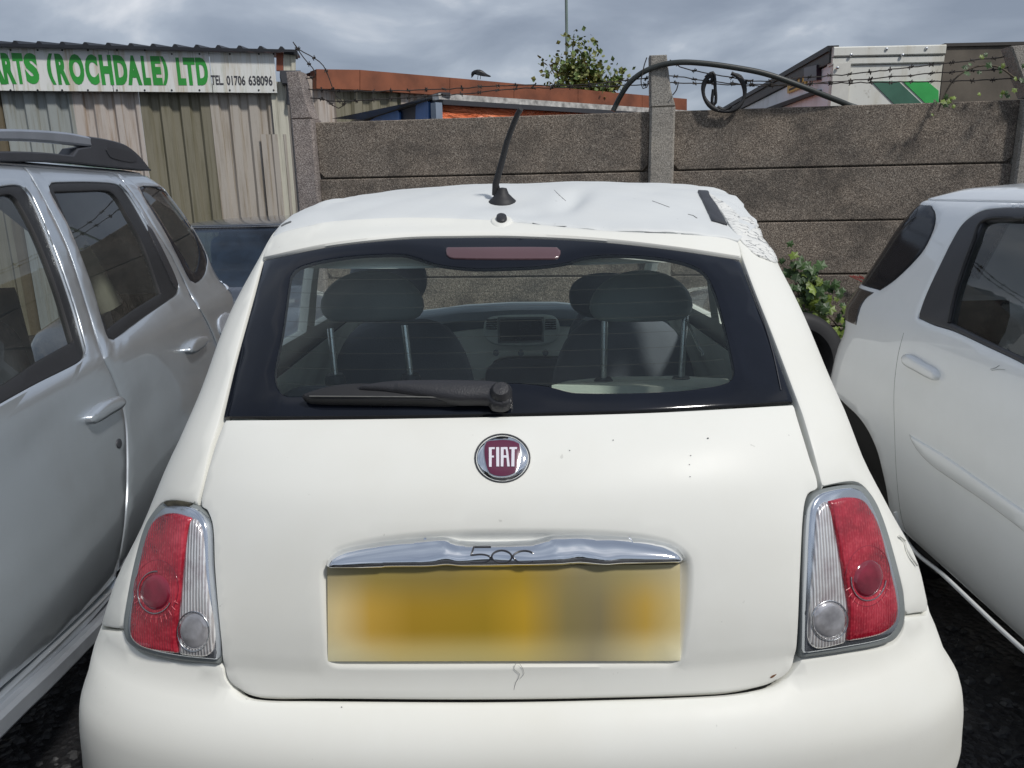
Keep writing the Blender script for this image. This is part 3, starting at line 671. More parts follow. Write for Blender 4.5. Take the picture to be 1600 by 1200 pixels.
def shrink(pts, f, c): return [(c[0]+(p[0]-c[0])*f, c[1]+(p[1]-c[1])*f)+tuple(p[2:]) for p in pts]
LUP = Lifted(CAR, .0188)
def lamp(outer, bez, lens_red, lens_clr, rc, rr_, gc, gr_, halo):
    s = panel('tail_light', CAR, cp(outer), SEAL, car, off=0.007, edge=0.008, thick=0.03, grid=0.014, sm=60)
    panel('lamp_bezel', CAR, cp(bez, up=.01), BEZ, s, off=0.0125, edge=0.004, thick=0.012, grid=0.014, sm=60)
    lc = (sum(p[0] for p in bez)/len(bez), sum(p[1] for p in bez)/len(bez)); lens_red = shrink(lens_red, 1.03, lc); lens_clr = shrink(lens_clr, 1.03, lc)
    panel('red_lens', CAR, cp(lens_red, up=.016), RED, s, off=0.019, edge=0.006, thick=0.012, grid=0.012, sm=60)
    panel('clear_lens', CAR, cp(lens_clr, up=.016), CLR, s, off=0.0185, edge=0.005, thick=0.012, grid=0.012, sm=60)
    panel('indicator_dome', CAR, cp(ell(*rc, *rr_, 36, .1), up=.018), REDD, s, off=0.0215, edge=0.012, thick=0.004, grid=0.01, sm=180)
    tube_on('lens_ring', LUP, [tuple(p) for p in ell(*rc, *rr_, 28, .1)][halo[0]:halo[1]], .0011, STEEL, s, off=0.0015)
    tube_on('lens_arc', LUP, [tuple(p) for p in ell(rc[0], rc[1]-4, rr_[0]*1.28, rr_[1]*1.40, 28, .1)], .0006, REDD, s, off=0.0, closed=True)
    panel('reverse_dome', CAR, cp(ell(*gc, *gr_, 36), up=.018), GREYB, s, off=0.0215, edge=0.010, thick=0.004, grid=0.01, sm=180)
    tube_on('lens_ring', LUP, [tuple(p) for p in ell(*gc, *gr_, 28)], .0010, STEEL, s, off=0.0015, closed=True)
    rng = random.Random(5)
    for k in range(11):   # reflector ribs round the dome and in the upper field
        a = math.pi*(0.12+0.76*k/10); x0, y0 = rc[0]+rr_[0]*1.12*math.cos(a), rc[1]+rr_[1]*1.16*math.sin(a)
        x1, y1 = rc[0]+rr_[0]*1.36*math.cos(a), rc[1]+rr_[1]*1.46*math.sin(a)
        tube_on('reflector_rib', LUP, [(x0, y0), (x1, y1)], .0007, RIB, s, off=0.0, seg=4)
    return s
RIB = M('bright_red_rib', (.78, .16, .18), .2, coat=1)
bezL = [(268, 790), (300, 793), (315, 805), (323, 824), (326, 885), (332, 950), (338, 1008), (339, 1031, 1), (282, 1025), (228, 1013), (207, 998), (201, 980), (206, 940), (219, 872), (237, 818), (254, 795)]
redL = [(256, 806), (275, 805), (297, 812, 1), (289, 842), (282, 910), (277, 960), (276, 980), (277, 1018, 1), (250, 1015), (225, 1009), (209, 997), (205, 980), (212, 920), (227, 850), (240, 818)]
clrL = [(299, 813), (309, 820), (315, 842), (319, 900), (329, 972), (331, 1012), (322, 1022), (300, 1022), (280, 1019, 1), (279, 980), (280, 960), (285, 910), (292, 842)]
lamp(LAMP_L, bezL, redL, clrL, (244, 925), (27, 33), (303, 986), (25, 31), (2, 22))
bezR = [(1266, 800), (1273, 780), (1288, 769), (1333, 762), (1348, 770), (1365, 797), (1385, 854), (1403, 926), (1406, 958), (1400, 981), (1385, 997), (1315, 1012), (1256, 1021, 1), (1257, 990), (1261, 890)]
redR = [(1297, 786, 1), (1320, 780), (1341, 781), (1353, 789), (1372, 824), (1387, 880), (1400, 938), (1398, 968), (1380, 986), (1350, 995), (1324, 999, 1), (1327, 955), (1319, 900), (1309, 840)]
clrR = [(1294, 787), (1306, 840), (1316, 900), (1324, 955), (1321, 1001, 1), (1300, 1007), (1277, 1010), (1266, 1000), (1267, 955), (1275, 860), (1279, 806), (1285, 792)]
lamp(LAMP_R, bezR, redR, clrR, (1356, 904), (27, 34), (1296, 969), (28, 31), (0, 15))
# empty pocket above the left lamp: its shade and rust put into the colour
panel('lamp_pocket', CAR, cp([(262, 786), (275, 783), (290, 783.5), (303, 788), (300, 792), (284, 791), (268, 792)]), M('shaded_rusty_pocket', (.05, .045, .03), .9, var=.8, vscale=60), car, off=0.010, edge=0.002, thick=0.006, grid=0.01)
# loose fuel flap edge on the right flank
tube_on('flap_edge', CAR, [(1402, 838), (1411, 846), (1414, 858), (1421, 872), (1430, 884)], .0022, CREAM, car, off=0.004)
# wiper
LWP = Lifted(CAR, .0245)
wa = panel('wiper', CAR, cp([(556, 603), (575, 598), (600, 594), (640, 591.5), (690, 591), (748, 592), (775, 594), (792, 602), (799, 615), (798, 628), (787, 634), (768, 632), (763, 625), (714, 624), (660, 617), (600, 609), (560, 606)], up=.03), PLAST, car, off=0.034, edge=0.010, thick=0.014, grid=0.008, sm=180)
panel('wiper_blade', CAR, cp([(471, 619), (490, 610), (518, 602.5), (556, 598.5), (600, 600), (660, 607), (714, 617), (713, 626), (640, 626), (560, 625), (480, 623)], up=.02), RUBBER, wa, off=0.024, edge=0.006, thick=0.016, grid=0.008, sm=60)
tube_on('wiper_channel', LWP, [(484, 619.5), (560, 620), (640, 620.5), (705, 621.5)], .0011, M('grey_wiper_spine', (.16, .16, .15), .5), wa, off=0.001)
wc = Lifted(CAR, .03).inv([(783, 614)])[0]; wp = CAR.P(*[np.array([q]) for q in wc])[0]; wn = CAR.normal(*[np.array([q]) for q in wc])[0]
lathe('wiper_pivot', [(0.020, 0), (0.019, .036), (0.013, .044), (0, .045)], tuple(wp), tuple(wn), PLAST, wa, 24)
# small marks on the tailgate
for x, y, r_ in ((1106, 685, 1.6), (958, 688, 1.1), (1079, 712, 1.1), (1078, 745, 1.1), (890, 704, 1.0), (1077, 726, 1.0), (534, 1105, 1.2)):
    panel('stone_chip', CAR, cp(ell(x, y, r_, r_*.7, 8), True, 1.0), PLASTG, car, off=0.0008, edge=0, thick=0, grid=0.02, bsp=.0006)

# ---- cabin
CAB = M('dark_cabin_fabric', (0.13, 0.14, 0.165), 0.85, bmp=.2, bscale=200)
CABL = M('dark_grey_leather', (0.24, 0.27, 0.28), 0.5, bmp=.15, bscale=150)
PALE = M('pale_dash_plastic', (0.90, 0.94, 0.86), 0.5, var=.05)
BEIGE = M('pale_seat_fabric', (0.68, 0.69, 0.60), 0.85, bmp=.2, bscale=200)
SCRN = M('dark_screen', (0.010, 0.012, 0.02), 0.12)
box('cabin_floor', (-.66, 1.35, .32), (.66, 3.6, .36), M('grey_carpet', (.30, .30, .30), .9), car)
for s in (-1, 1): panel('door_trim', CAR, rect(min(s*1.1, s*3.3), .45, max(s*1.1, s*3.3), 1.0), M('grey_green_trim', (.64, .68, .62), .7), car, off=-.05, edge=0, thick=0, grid=.08)
def headrest(cx, cy, Y, w, h, par, front=False, mat=CABL):
    c = at(cx, cy, Y); dep = .055
    def f(p):
        if not front and p.z < -h*.35: p.z = -h*.35-(-h*.35-p.z)*.25     # flat-bottomed
        return p
    def f2(p):
        p = f(p)
        if not front: p.x *= 1.0-.30*max(0, (p.z+h*.35)/(h*.85))**1.6
        return p
    return blob('headrest', c, (w/2, dep, h/2), mat, par, .85, .75, (-.15, 0, 0), f2)
for cx_, posts in ((582, ((516, 513, 524, 592), (632, 508, 642, 592))), (1001, ((945, 495, 943, 598), (1071, 490, 1064, 596)))):
    Y = 1.92
    p = at(cx_, 600, Y); hw = .21
    rs = blob('rear_seat', (p.x, Y+.03, p.z-.28), (.27, .07, .265 if cx_ < 800 else .27), CAB, car, .25, .35, (-.25, 0, 0))
    headrest(cx_, 468, Y, 168*1.95/1200, .145, rs)
    for x0, y0, x1, y1 in posts:
        a, b = at(x0, y0, Y), at(x1, y1, Y-.02)
        tube('headrest_post', [np.array(a), np.array(b)], .0085, STEEL, rs, 12)
        lathe('post_collar', [(0.0, .016), (.020, .016), (.026, .006), (.026, -.01)], tuple(at(x1, y1+2, Y-.02)), (0, 0, 1), PLASTG, rs, 20)
# pale top of the folded seat back and load cover
sb = [at(x, y, yy) for x, y, yy in ((862, 602, 1.74), (1145, 606, 1.74), (1138, 592, 1.92), (1062, 587, 1.95), (945, 589, 1.95), (888, 595, 1.92))]
def lumpy(name, top, h, mat, par):
    V = [tuple(p) for p in top]+[(p[0], p[1], p[2]-h) for p in top]; n = len(top)
    F = [tuple(range(n)), tuple(range(2*n-1, n-1, -1))]+[(i, i+n, (i+1) % n+n, (i+1) % n) for i in range(n)]
    return mk(name, V, F, mat, par)
lumpy('seat_back_top', sb, .06, BEIGE, car)
for cx_, top, w_, hr in ((628, 500, .60, (607, 437, 118, 86)), (975, 497, .60, (945, 462, 110, 70))):
    Y = 2.55; p = at(cx_, 590, Y)
    z1 = at(cx_, top, Y).z
    fs = blob('front_seat', (p.x, Y, z1-.34), (w_/2*.88, .08, .34), CAB, car, .45, .6, (-.2, 0, 0), lambda q: Vector((q.x*(1.0-.28*max(0, q.z/.34)**1.5), q.y, q.z)))
    headrest(hr[0], hr[1], Y, hr[2]*2.6/1200, hr[3]*2.6/1200, fs, True, CAB)
# dashboard
Yd = 3.02
DK = M('dash_top_plastic', (0.22, 0.25, 0.28), .6)
dcurve = [(560, 508), (600, 503), (660, 497), (720, 489), (800, 484.5), (880, 484), (960, 492), (1060, 505)]
tp = [at(x, y, Yd) for x, y in dcurve]
V = []; F = []
for k, p in enumerate(tp):
    V += [tuple(p), (p.x, p.y+.45, p.z-.03), (p.x, p.y-.02, p.z-.03), (p.x, p.y+.02, p.z-.075)]
for k in range(len(tp)-1):
    a, b = 4*k, 4*k+4
    F += [(a, b, b+1, a+1), (a+2, b+2, b, a), (a+3, b+3, b+2, a+2)]
dash = mk('dashboard', V, F, DK, car, 60)
DF = Flat((0, Yd-.0, 0), (1, 0, 0), (0, 0, 1))
def dfp(pts, step=5): return DF.inv(smooth(pts, True, step))
slab('dash_fascia', DF, dfp([(640, 528), (700, 521), (758, 514), (880, 511), (1060, 518, 1), (1060, 600), (900, 560), (820, 556), (775, 562), (757, 590), (640, 620, 1)]), .03, PALE, dash, off=-.005)
slab('dash_lower', DF, dfp([(758, 600, 1), (762, 575), (790, 562), (880, 560), (1000, 560, 1), (1000, 660, 1), (640, 660, 1), (640, 600, 1)]), .05, CAB, dash, off=0.01)
con = slab('centre_console', DF, dfp([(756, 510), (760, 498), (775, 493), (820, 491), (862, 492), (872, 500), (874, 515), (868, 530), (850, 537), (815, 539), (775, 537), (759, 527)], 3), .05, M('grey_console', (.66, .72, .68), .4), dash, off=.03, bev=.006)
slab('screen', DF, DF.inv([(781, 497), (846, 496), (846, 529), (781, 531)]), .012, SCRN, con, off=.035)
slab('screen_frame', DF, DF.inv([(778, 494), (849, 493), (849, 532), (778, 534)]), .010, SEAL, con, off=.0325)
for x0 in (760, 851):
    for k in range(5): slab('vent_slat', DF, DF.inv([(x0, 497+3.4*k), (x0+17, 496.6+3.4*k), (x0+17, 498.6+3.4*k), (x0, 499+3.4*k)]), .006, SCRN, con, off=.034)
for x in (775, 814, 852): lathe('dash_knob', [(.012, 0), (.011, .016), (0, .018)], tuple(at(x, 551, Yd-.005)), (0, -1, 0), DK, dash, 16)
tube('steering_wheel', [np.array(at(960, 540, 2.9))+np.array([.17*math.cos(a), .04*math.sin(a), .17*math.sin(a)]) for a in np.linspace(0, 2*math.pi, 28, endpoint=False)], .014, CAB, car, 8, closed=True)
# seat belt
tube('seat_belt', [np.array(at(*q)) for q in ((1072, 500, 1.8), (1086, 530, 1.8), (1092, 545, 1.8), (1096, 548, 1.8), (1098, 556, 1.8))], [.004]*5, STEEL, car, 6)
# wheels
def wheel(c, r, w, par, rimmat=STEEL):
    t = lathe('wheel', [(r*.62, -w/2), (r*.92, -w/2), (r, -w*.36), (r, w*.36), (r*.92, w/2), (r*.62, w/2)], c, (1, 0, 0), RUBBER, par, 48)
    lathe('rim', [(r*.62, -w/2+.005), (r*.58, -w*.3), (r*.2, -w*.36), (0, -w*.36)], c, (1, 0, 0), rimmat, t, 32)
    lathe('rim', [(r*.62, w/2-.005), (r*.58, w*.3), (r*.2, w*.36), (0, w*.36)], c, (1, 0, 0), rimmat, t, 32)
    return t
for s in (-1, 1):
    for y in (1.62, 3.85): wheel((s*.66, y, .28), .28, .17, car)

# ================================================================ silver estate on the left
sil_st = [(.26, -.75, 3.95, .80, .80, .4, .35), (.36, -.85, 3.98, .845, .845, .4, .38), (.45, -.9, 4.0, .885, .885, .4, .40), (.60, -.9, 4.0, .908, .908, .4, .40), (.75, -.88, 3.98, .905, .905, .4, .42),
 (.87, -.6, 3.96, .90, .90, .4, .44), (.985, .1, 3.93, .893, .893, .3, .46), (1.025, .35, 3.90, .864, .864, .3, .46), (1.24, .75, 3.82, .80, .80, .3, .44), (1.40, 1.05, 3.72, .735, .735, .3, .42), (1.47, 1.2, 3.66, .70, .70, .3, .42), (1.51, 1.3, 3.56, .655, .655, .3, .42), (1.525, 1.4, 3.50, .60, .60, .3, .42)]
def ripples(x, y, z, u, v):
    g = lambda y0, z0, a, b, k: k*np.exp(-((y-y0)/a)**2-((z-z0)/b)**2)
    low = np.clip((1.0-z)/.05, 0, 1)
    d = (.0012*np.sin(3.1*y+5*z)*np.sin(9*z+1.3*y)+.0004*np.sin(11*y+3*z)*np.sin(17*z-5*y)+g(1.62, .90, .10, .03, -.006)+g(2.25, .80, .12, .05, -.006)+g(1.75, .62, .3, .04, -.003)+g(2.6, .66, .25, .04, -.003)+g(1.3, .74, .15, .02, -.004))*low
    return np.sign(x)*d, 0*x, 0*x
SIL = Body(sil_st, -1.075-.90, 3.1, .05, .55, pivot=(-1.075, 1.94), yaw=D2R(7), nf=2.4, disp=ripples)
SIL.inv_u = (0.9, 5.0); SIL.inv_v = (.26, 2.0)
silc = thing('estate_car', (-2.0, 1.7, 0), 'silver grey estate car with roof rails, its side facing the cream hatchback', 'car')
def sp(pts, closed=True, step=7.0): return px(SIL, pts, closed, step)
WF = [(-120, 700, 1), (-120, 330), (-40, 300), (0, 292), (26, 289), (38, 293), (50, 311), (76, 372), (110, 467), (132, 545), (131, 556), (120, 566), (60, 596), (0, 629)]
WFG = [(-110, 650, 1), (-110, 345), (-40, 312), (0, 305), (18, 303), (30, 312), (60, 368), (92, 450), (117, 533, 1), (60, 565), (0, 604)]
WR = [(77, 292), (82, 286), (100, 284.5), (140, 284), (175, 286), (188, 290), (198, 302), (214, 327), (240, 374), (266, 420), (279, 445), (278, 458), (268, 466), (230, 492), (178, 529), (170, 527), (162, 505), (143, 440), (108, 352), (86, 312)]
WRG = [(87, 299, 1), (130, 297.5), (172, 298), (185, 309), (200, 334), (226, 382), (253, 458, 1), (210, 485), (170, 514, 1), (160, 488), (148, 455), (116, 366)]
WQ = [(219, 293), (226, 290.5), (262, 295), (282, 315), (300, 341), (315, 366), (325, 397), (321, 428), (306, 442), (297, 437), (279, 402), (260, 366), (237, 328)]
E1 = [(26, 250), (47, 272), (75, 320), (107, 387), (137, 478), (158, 544), (180, 592), (193, 631), (199, 675), (200, 754), (196, 820), (184, 896)]
E2 = [(160, 253), (177, 265), (199, 290), (220, 320), (240, 353), (265, 392), (286, 433), (297, 457), (323, 502), (341, 545), (350, 590)]
SB = [(184, 899), (170, 917), (120, 968), (60, 1025), (0, 1078), (-120, 1190)]
panel('gap_shade_shell', SIL, rect(0.9, .30, 4.9, .96), VOIDM, silc, off=-.03, edge=0, thick=0, grid=.06)  # near-black backing, door gap shade put into its colour
e1 = sp(E1, False); e2 = sp(E2, False); sbu = sp(SB, False)
vroof = 1.50
wf, wfg, wr, wrg, wq = sp(WF), sp(WFG), sp(WR), sp(WRG), sp(WQ)
gap = np.array([.0035, 0])
def clampv(a, lo, hi): a = a.copy(); a[:, 1] = np.clip(a[:, 1], lo, hi); return a
# front door
fd = np.array([tuple(p) for p in (clampv(e1, .2, vroof)-gap)]+[tuple(p) for p in sbu]+[(sbu[-1][0]-.3, sbu[-1][1]), (sbu[-1][0]-.5, 1.0), (wf[:, 0].min()-.12, 1.2), (wf[:, 0].min()-.1, vroof)])
panel('front_door', SIL, fd, SILVER, silc, holes=[wf], edge=.006, thick=.02, grid=.03)
zs = sbu[0][1]
rd = np.array([tuple(p) for p in (clampv(e1, .2, vroof)+gap)]+[(e2[-1][0]-.03, zs), (e2[-1][0]+.02, e2[-1][1]-.03)]+[tuple(p) for p in (clampv(e2, .2, vroof)-gap)[::-1]])
panel('rear_door', SIL, rd, SILVER, silc, holes=[wr], edge=.006, thick=.02, grid=.03)
bs = np.array([tuple(p) for p in (clampv(e2, .2, vroof)+gap)]+[(e2[-1][0]+.03, e2[-1][1]-.03), (e2[-1][0]-.02, zs), (e2[-1][0]+.05, .30), (5.6, .30), (5.6, vroof)])
ph = ell(0, 0, 1, 1, 10)
panel('body_side', SIL, bs, SILVER, silc, holes=[wq], edge=.006, thick=.02, grid=.03)
panel('roof_panel', SIL, np.array([(0.2, vroof+.003), (5.1, vroof+.003), (5.1, 1.525+.548), (0.2, 1.525+.548)]), SILVER, silc, edge=.004, thick=.01, grid=.045)
panel('roof_panel', SIL, np.array([(-5.1, vroof-.03), (-0.2, vroof-.03), (-0.2, 1.525+.548), (-5.1, 1.525+.548)]), SILVER, silc, edge=.004, thick=.01, grid=.06)
panel('far_side', SIL, np.array([(-4.9, .3), (-.2, .3), (-.2, 1.0), (-4.9, 1.0)]), SILVER, silc, edge=0, thick=0, grid=.08)
panel('far_window', SIL, np.array([(-4.6, 1.0), (-1.0, 1.0), (-1.2, 1.47), (-4.6, 1.47)]), GLASS_W, silc, off=-.02, edge=0, thick=0, grid=.09)
panel('rear_end', SIL, np.array([(4.9, .3), (5.1, .3), (5.1, 1.0), (4.9, 1.0)]), SILVER, silc, edge=0, thick=0, grid=.06)
# trims and panes
for nm, a, b in (('front_window_trim', wf, wfg), ('rear_window_trim', wr, wrg)):
    tr_ = panel(nm, SIL, a, RUBBER, silc, holes=[b], off=-.004, edge=.004, thick=.012, grid=.02)
    panel('window_glass', SIL, b, GLASS_S, tr_, off=-.012, edge=0, thick=0, grid=.03)
tube_on('chrome_edge', SIL, [(38, 293), (50, 309), (77, 371), (111, 466), (133, 545), (132, 556)], .003, SILVER, silc, off=.003)
tube_on('chrome_edge', SIL, [(186, 288), (199, 302), (215, 326), (229, 351)], .003, SILVER, silc, off=.003)
q_ = panel('quarter_window', SIL, wq, FRIT, silc, holes=[sp([(226, 295), (260, 300), (280, 318), (296, 343), (306, 366), (313, 392), (311, 415), (304, 426), (290, 405), (270, 372), (245, 330)])], off=-.003, edge=.002, thick=.01, grid=.03)
panel('window_glass', SIL, sp([(226, 295), (260, 300), (280, 318), (296, 343), (306, 366), (313, 392), (311, 415), (304, 426), (290, 405), (270, 372), (245, 330)]), GLASS_S, q_, off=-.006, edge=0, thick=0, grid=.03)
panel('trim_triangle', SIL, sp([(228, 350, 1), (236, 356), (262, 405), (279, 445), (277, 452), (268, 440, 1), (250, 400)]), PLAST, silc, off=.001, edge=.002, thick=.006, grid=.02)
for pts in ([(131, 652), (134, 647), (152, 631), (169, 622), (180, 620), (185, 627), (180, 639), (160, 652), (141, 663), (134, 662)], [(288, 545), (297, 531), (308, 526), (316, 526), (318, 534), (308, 546), (295, 554), (290, 553)]):
    uv = sp(pts, True, 4); uc = uv.mean(0)
    panel('handle_recess', SIL, uc+(uv-uc)*1.12+np.array([.0, -.012]), M('shaded_recess_silver', (.36, .38, .40), .5, metal=.5), silc, off=-.001, edge=.004, thick=.004, grid=.012)  # darker copy of the body silver: hollow's shade put into the colour
    panel('door_handle', SIL, uv, SILVER, silc, off=.026, edge=.012, thick=.02, grid=.01, sm=180)
panel('keyhole', SIL, sp(ell(185.5, 693, 4, 8, 14)), PLASTG, silc, off=.003, edge=.002, thick=.004, grid=.01)
# side step
def step_poly(a, b): return sp(a+b[::-1])
panel('sill', SIL, sp([(184, 903, 1), (172, 921), (120, 972), (60, 1029), (-120, 1196, 1), (-120, 1212, 1), (60, 1048), (120, 988), (186, 912, 1)]), SILVER, silc, off=.009, edge=.004, thick=.02, grid=.03)
stp = [(188, 912), (150, 958), (60, 1042), (0, 1096), (-120, 1206)]
uv = sp(stp, False, 12); P = SIL.P(uv[:, 0], uv[:, 1])+SIL.normal(uv[:, 0], uv[:, 1])*.015; P[:, 2] -= .012
P = np.concatenate([[P[0]+(P[0]-P[3])*3.0], P])
V = []; F = []
prof = [(-.02, .016), (.012, .018), (.020, .010), (.020, -.020), (.012, -.030), (-.03, -.030), (-.03, .016)]
for p in P:
    for a, b in prof: V.append((p[0]+a, p[1], p[2]+b))
for i in range(len(P)-1):
    for k in range(7): F.append((i*7+k, i*7+(k+1) % 7, (i+1)*7+(k+1) % 7, (i+1)*7+k))
F += [tuple(range(7)), tuple((len(P)-1)*7+k for k in range(6, -1, -1))]
mk('side_step', V, F, M('satin_aluminium_step', (.50, .53, .58), .35, metal=.6), silc, 35)
# rear lamp glints: pale ovals with the highlight put into their colour
GLINTW = M('pale_lamp_glint', (.62, .68, .78), .15, metal=.3, coat=1)
panel('rear_lamp_glint', SIL, sp([(343, 408), (349, 405), (356, 416), (361, 432), (361, 448), (356, 452), (349, 440), (344, 424)]), GLINTW, silc, off=.006, edge=.005, thick=.01, grid=.012)
panel('rear_lamp_glint', SIL, sp([(341, 498), (352, 488), (362, 490), (360, 510), (350, 528), (343, 520)]), GLINTW, silc, off=.006, edge=.005, thick=.01, grid=.012)
# roof rail
rl_u = [(-120, 249), (0, 246), (60, 249), (120, 253), (170, 258), (205, 261), (232, 265)]
uv = sp(rl_u, False, 14); base = SIL.P(uv[:, 0], uv[:, 1])
Yr = base[:, 1]
def railpt(x, y):
    # on the vertical sheet above the roof edge
    xs_, ys_ = base[:, 0], base[:, 1]
    d = sight((x, y))[0]; s0, s1 = base[0], base[-1]
    e_ = np.array([s1[0]-s0[0], s1[1]-s0[1]]); n_ = np.array([e_[1], -e_[0]]); t = ((s0[:2]-CAMP[:2])@n_)/(d[:2]@n_)
    return CAMP+d*t
RF = Flat(base[0], (base[-1][0]-base[0][0], base[-1][1]-base[0][1], 0), (0, 0, 1))
def rfp(pts, closed=True): return RF.inv(smooth(pts, closed, 6))
slab('rail_base', RF, rfp([(-120, 252, 1), (-120, 240, 1), (0, 236.5), (60, 238), (110, 243, 1), (118, 232, 1), (137, 229, 1), (135, 213, 1), (160, 217), (190, 225), (208, 237), (222, 252), (233, 267, 1), (180, 262), (100, 254), (0, 252)]), .05, PLASTG, silc, off=.01, bev=.004)
RAILM = M('satin_rail', (.42, .45, .50), .38, metal=.7)
slab('roof_rail', RF, rfp([(-120, 204, 1), (0, 201.5), (50, 203), (100, 207), (136, 214, 1), (138, 229, 1), (100, 225), (50, 221), (0, 220), (-120, 221, 1)]), .035, RAILM, silc, off=.012, bev=.006)
slab('rail_inset', RF, rfp([(161, 231), (200, 238), (208, 252), (170, 247), (163, 240)]), .01, M('rail_inset_grey', (.035, .036, .042), .5), silc, off=.0125)
# cabin
TRIMB = M('beige_pillar_trim', (.50, .47, .38), .7)
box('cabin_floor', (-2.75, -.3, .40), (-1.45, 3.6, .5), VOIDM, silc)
for x, y, zt in ((-1.62, 1.15, 1.20), (-2.30, 1.15, 1.20), (-1.75, 2.35, 1.12), (-2.40, 2.35, 1.12)):
    s_ = blob('seat', (x, y, zt-.42), (.24, .09, .36), CAB, silc, .35, .5, (.12, 0, 0))
    blob('headrest', (x, y+.04, zt+.03), (.13, .05, .09), CABL, s_, .5, .6)
tube('pillar_trim', [(-1.42, 1.78, 1.0), (-1.50, 1.74, 1.25), (-1.60, 1.70, 1.44)], .035, TRIMB, silc, 8)
tube('grab_handle', [(-1.66, 2.25, 1.30), (-1.66, 2.30, 1.26), (-1.68, 2.45, 1.26), (-1.70, 2.5, 1.30)], .010, TRIMB, silc, 8)
tube('pillar_trim', [(-1.55, 2.95, 1.0), (-1.62, 2.88, 1.25), (-1.74, 2.75, 1.44)], .06, TRIMB, silc, 8)
tube('steering_wheel', [np.array((-1.66, .62, .98))+np.array([.18*math.cos(a), .07*math.sin(a), .17*math.sin(a)]) for a in np.linspace(0, 2*math.pi, 28, endpoint=False)], .015, CAB, silc, 8, closed=True)
for y in (-.1, 3.2): wheel((-1.28-.13*(y-1.94), y, .34), .34, .2, silc)

# ================================================================ white hatchback on the right
wh_st = [(.22, -.6, 3.10, .78, .78, .4, .32), (.29, -.7, 3.16, .81, .81, .4, .34), (.36, -.75, 3.2, .83, .83, .4, .34), (.50, -.8, 3.22, .848, .848, .4, .36), (.65, -.8, 3.20, .852, .852, .4, .36), (.78, -.7, 3.16, .85, .85, .4, .36),
 (.86, -.4, 3.12, .845, .845, .35, .36), (.94, .2, 3.14, .832, .832, .3, .34), (.99, .5, 3.12, .812, .812, .3, .32), (1.15, .8, 3.04, .755, .755, .3, .30), (1.28, 1.1, 2.98, .70, .70, .3, .28), (1.34, 1.25, 2.95, .655, .655, .3, .28), (1.375, 1.4, 2.90, .60, .60, .3, .28)]
WHT = Body(wh_st, 2.10, 2.7, .045, .55, pivot=(1.25, 2.2), yaw=D2R(-1), nf=3.2)
WHT.inv_u = (-4.65, -0.9); WHT.inv_v = (.24, 1.9)
whc = thing('compact_car', (2.1, 1.2, 0), 'bluish white compact car with black window frame and wraparound dark tail glass', 'car')
def wp_(pts, closed=True, step=7.0): return px(WHT, pts, closed, step)
panel('gap_shade_shell', WHT, rect(-4.6, .3, -.9, .94), VOIDM, whc, off=-.05, edge=0, thick=0, grid=.06)  # black backing sheet standing in for shade in the openings
WO = [(1434, 496, 1), (1442, 472), (1451, 450), (1472, 406), (1487, 376), (1504, 349), (1526, 332), (1545, 326), (1600, 323), (1720, 322), (1720, 640, 1), (1600, 569), (1540, 540), (1490, 517), (1458, 507)]
WG = [(1483, 503, 1), (1492, 462), (1505, 420), (1520, 380), (1536, 345, 1), (1600, 342), (1700, 342), (1700, 612, 1), (1600, 559), (1540, 531)]
TG = [(1452, 321), (1459, 330), (1461, 342), (1458, 359), (1445, 387), (1428, 408), (1409, 427), (1394, 440), (1375, 453, 1), (1370, 446, 1), (1386, 406), (1415, 361), (1441, 327)]
wo, wg = wp_(WO), wp_(WG); tge = wp_(TG[:9], False); tgl = np.array([tuple(p) for p in tge]+[(-4.45, tge[-1][1]), (-4.45, tge[0][1])])
DE = [(1590, 300), (1500, 336), (1440, 452), (1418, 500), (1402, 560), (1396, 610), (1398, 680), (1401, 745), (1409, 810), (1424, 850), (1434, 863)]
BOT = [(1434, 864), (1470, 893), (1520, 940), (1560, 978), (1600, 1014), (1720, 1115)]
bot = wp_(BOT, False)
ARCH = [(1310, 622), (1322, 634), (1336, 647), (1349, 663), (1360, 682), (1370, 706), (1377, 733), (1384, 765), (1388, 795), (1392, 850)]
arch = wp_(ARCH, False)
wv = 1.345
arch[-1][1] = min(arch[-1][1], .34)
# arch as a real circular opening continued out of sight
ac = None
top_u, top_v = arch[:, 0], arch[:, 1]
far_u = arch[0][0]
body = np.array([(-0.3, .24), (-0.3, wv), (-5.3, wv), (-5.3, .26), (far_u-.42, .26), (far_u-.30, .5), (far_u-.12, arch[0][1]-.01)]+[tuple(p) for p in arch]+[(arch[-1][0]+.01, .27)])
panel('body_side', WHT, body, WHITE2, whc, holes=[wo, tgl], edge=.006, thick=.02, grid=.03)
tube_on('door_gap', WHT, [(1412, 520), (1403, 556), (1397, 610), (1398, 680), (1401, 745), (1408, 806), (1420, 846)], .0016, SEAL, whc, off=-.001)
sill_ = wp_([(1400, 800), (1410, 832), (1434, 865), (1470, 894), (1520, 941), (1560, 979), (1600, 1015), (1720, 1118)], False)
P = WHT.P(sill_[:, 0], sill_[:, 1])+WHT.normal(sill_[:, 0], sill_[:, 1])*.002
tube('sill_ridge', P, .007, WHITE2, whc, 8)
trw = panel('window_frame', WHT, wo, PLASTG, whc, holes=[wg], off=.0, edge=.005, thick=.02, grid=.02)
panel('window_glass', WHT, wg, GLASS_S, trw, off=-.01, edge=0, thick=0, grid=.03)
tube_on('window_seal', WHT, [(1483, 504), (1492, 462), (1505, 420), (1520, 380), (1537, 345), (1600, 341.5)], .006, RUBBER, trw, off=.0)
panel('tail_glass', WHT, tgl, FRIT, whc, off=.0, edge=.003, thick=.01, grid=.02)
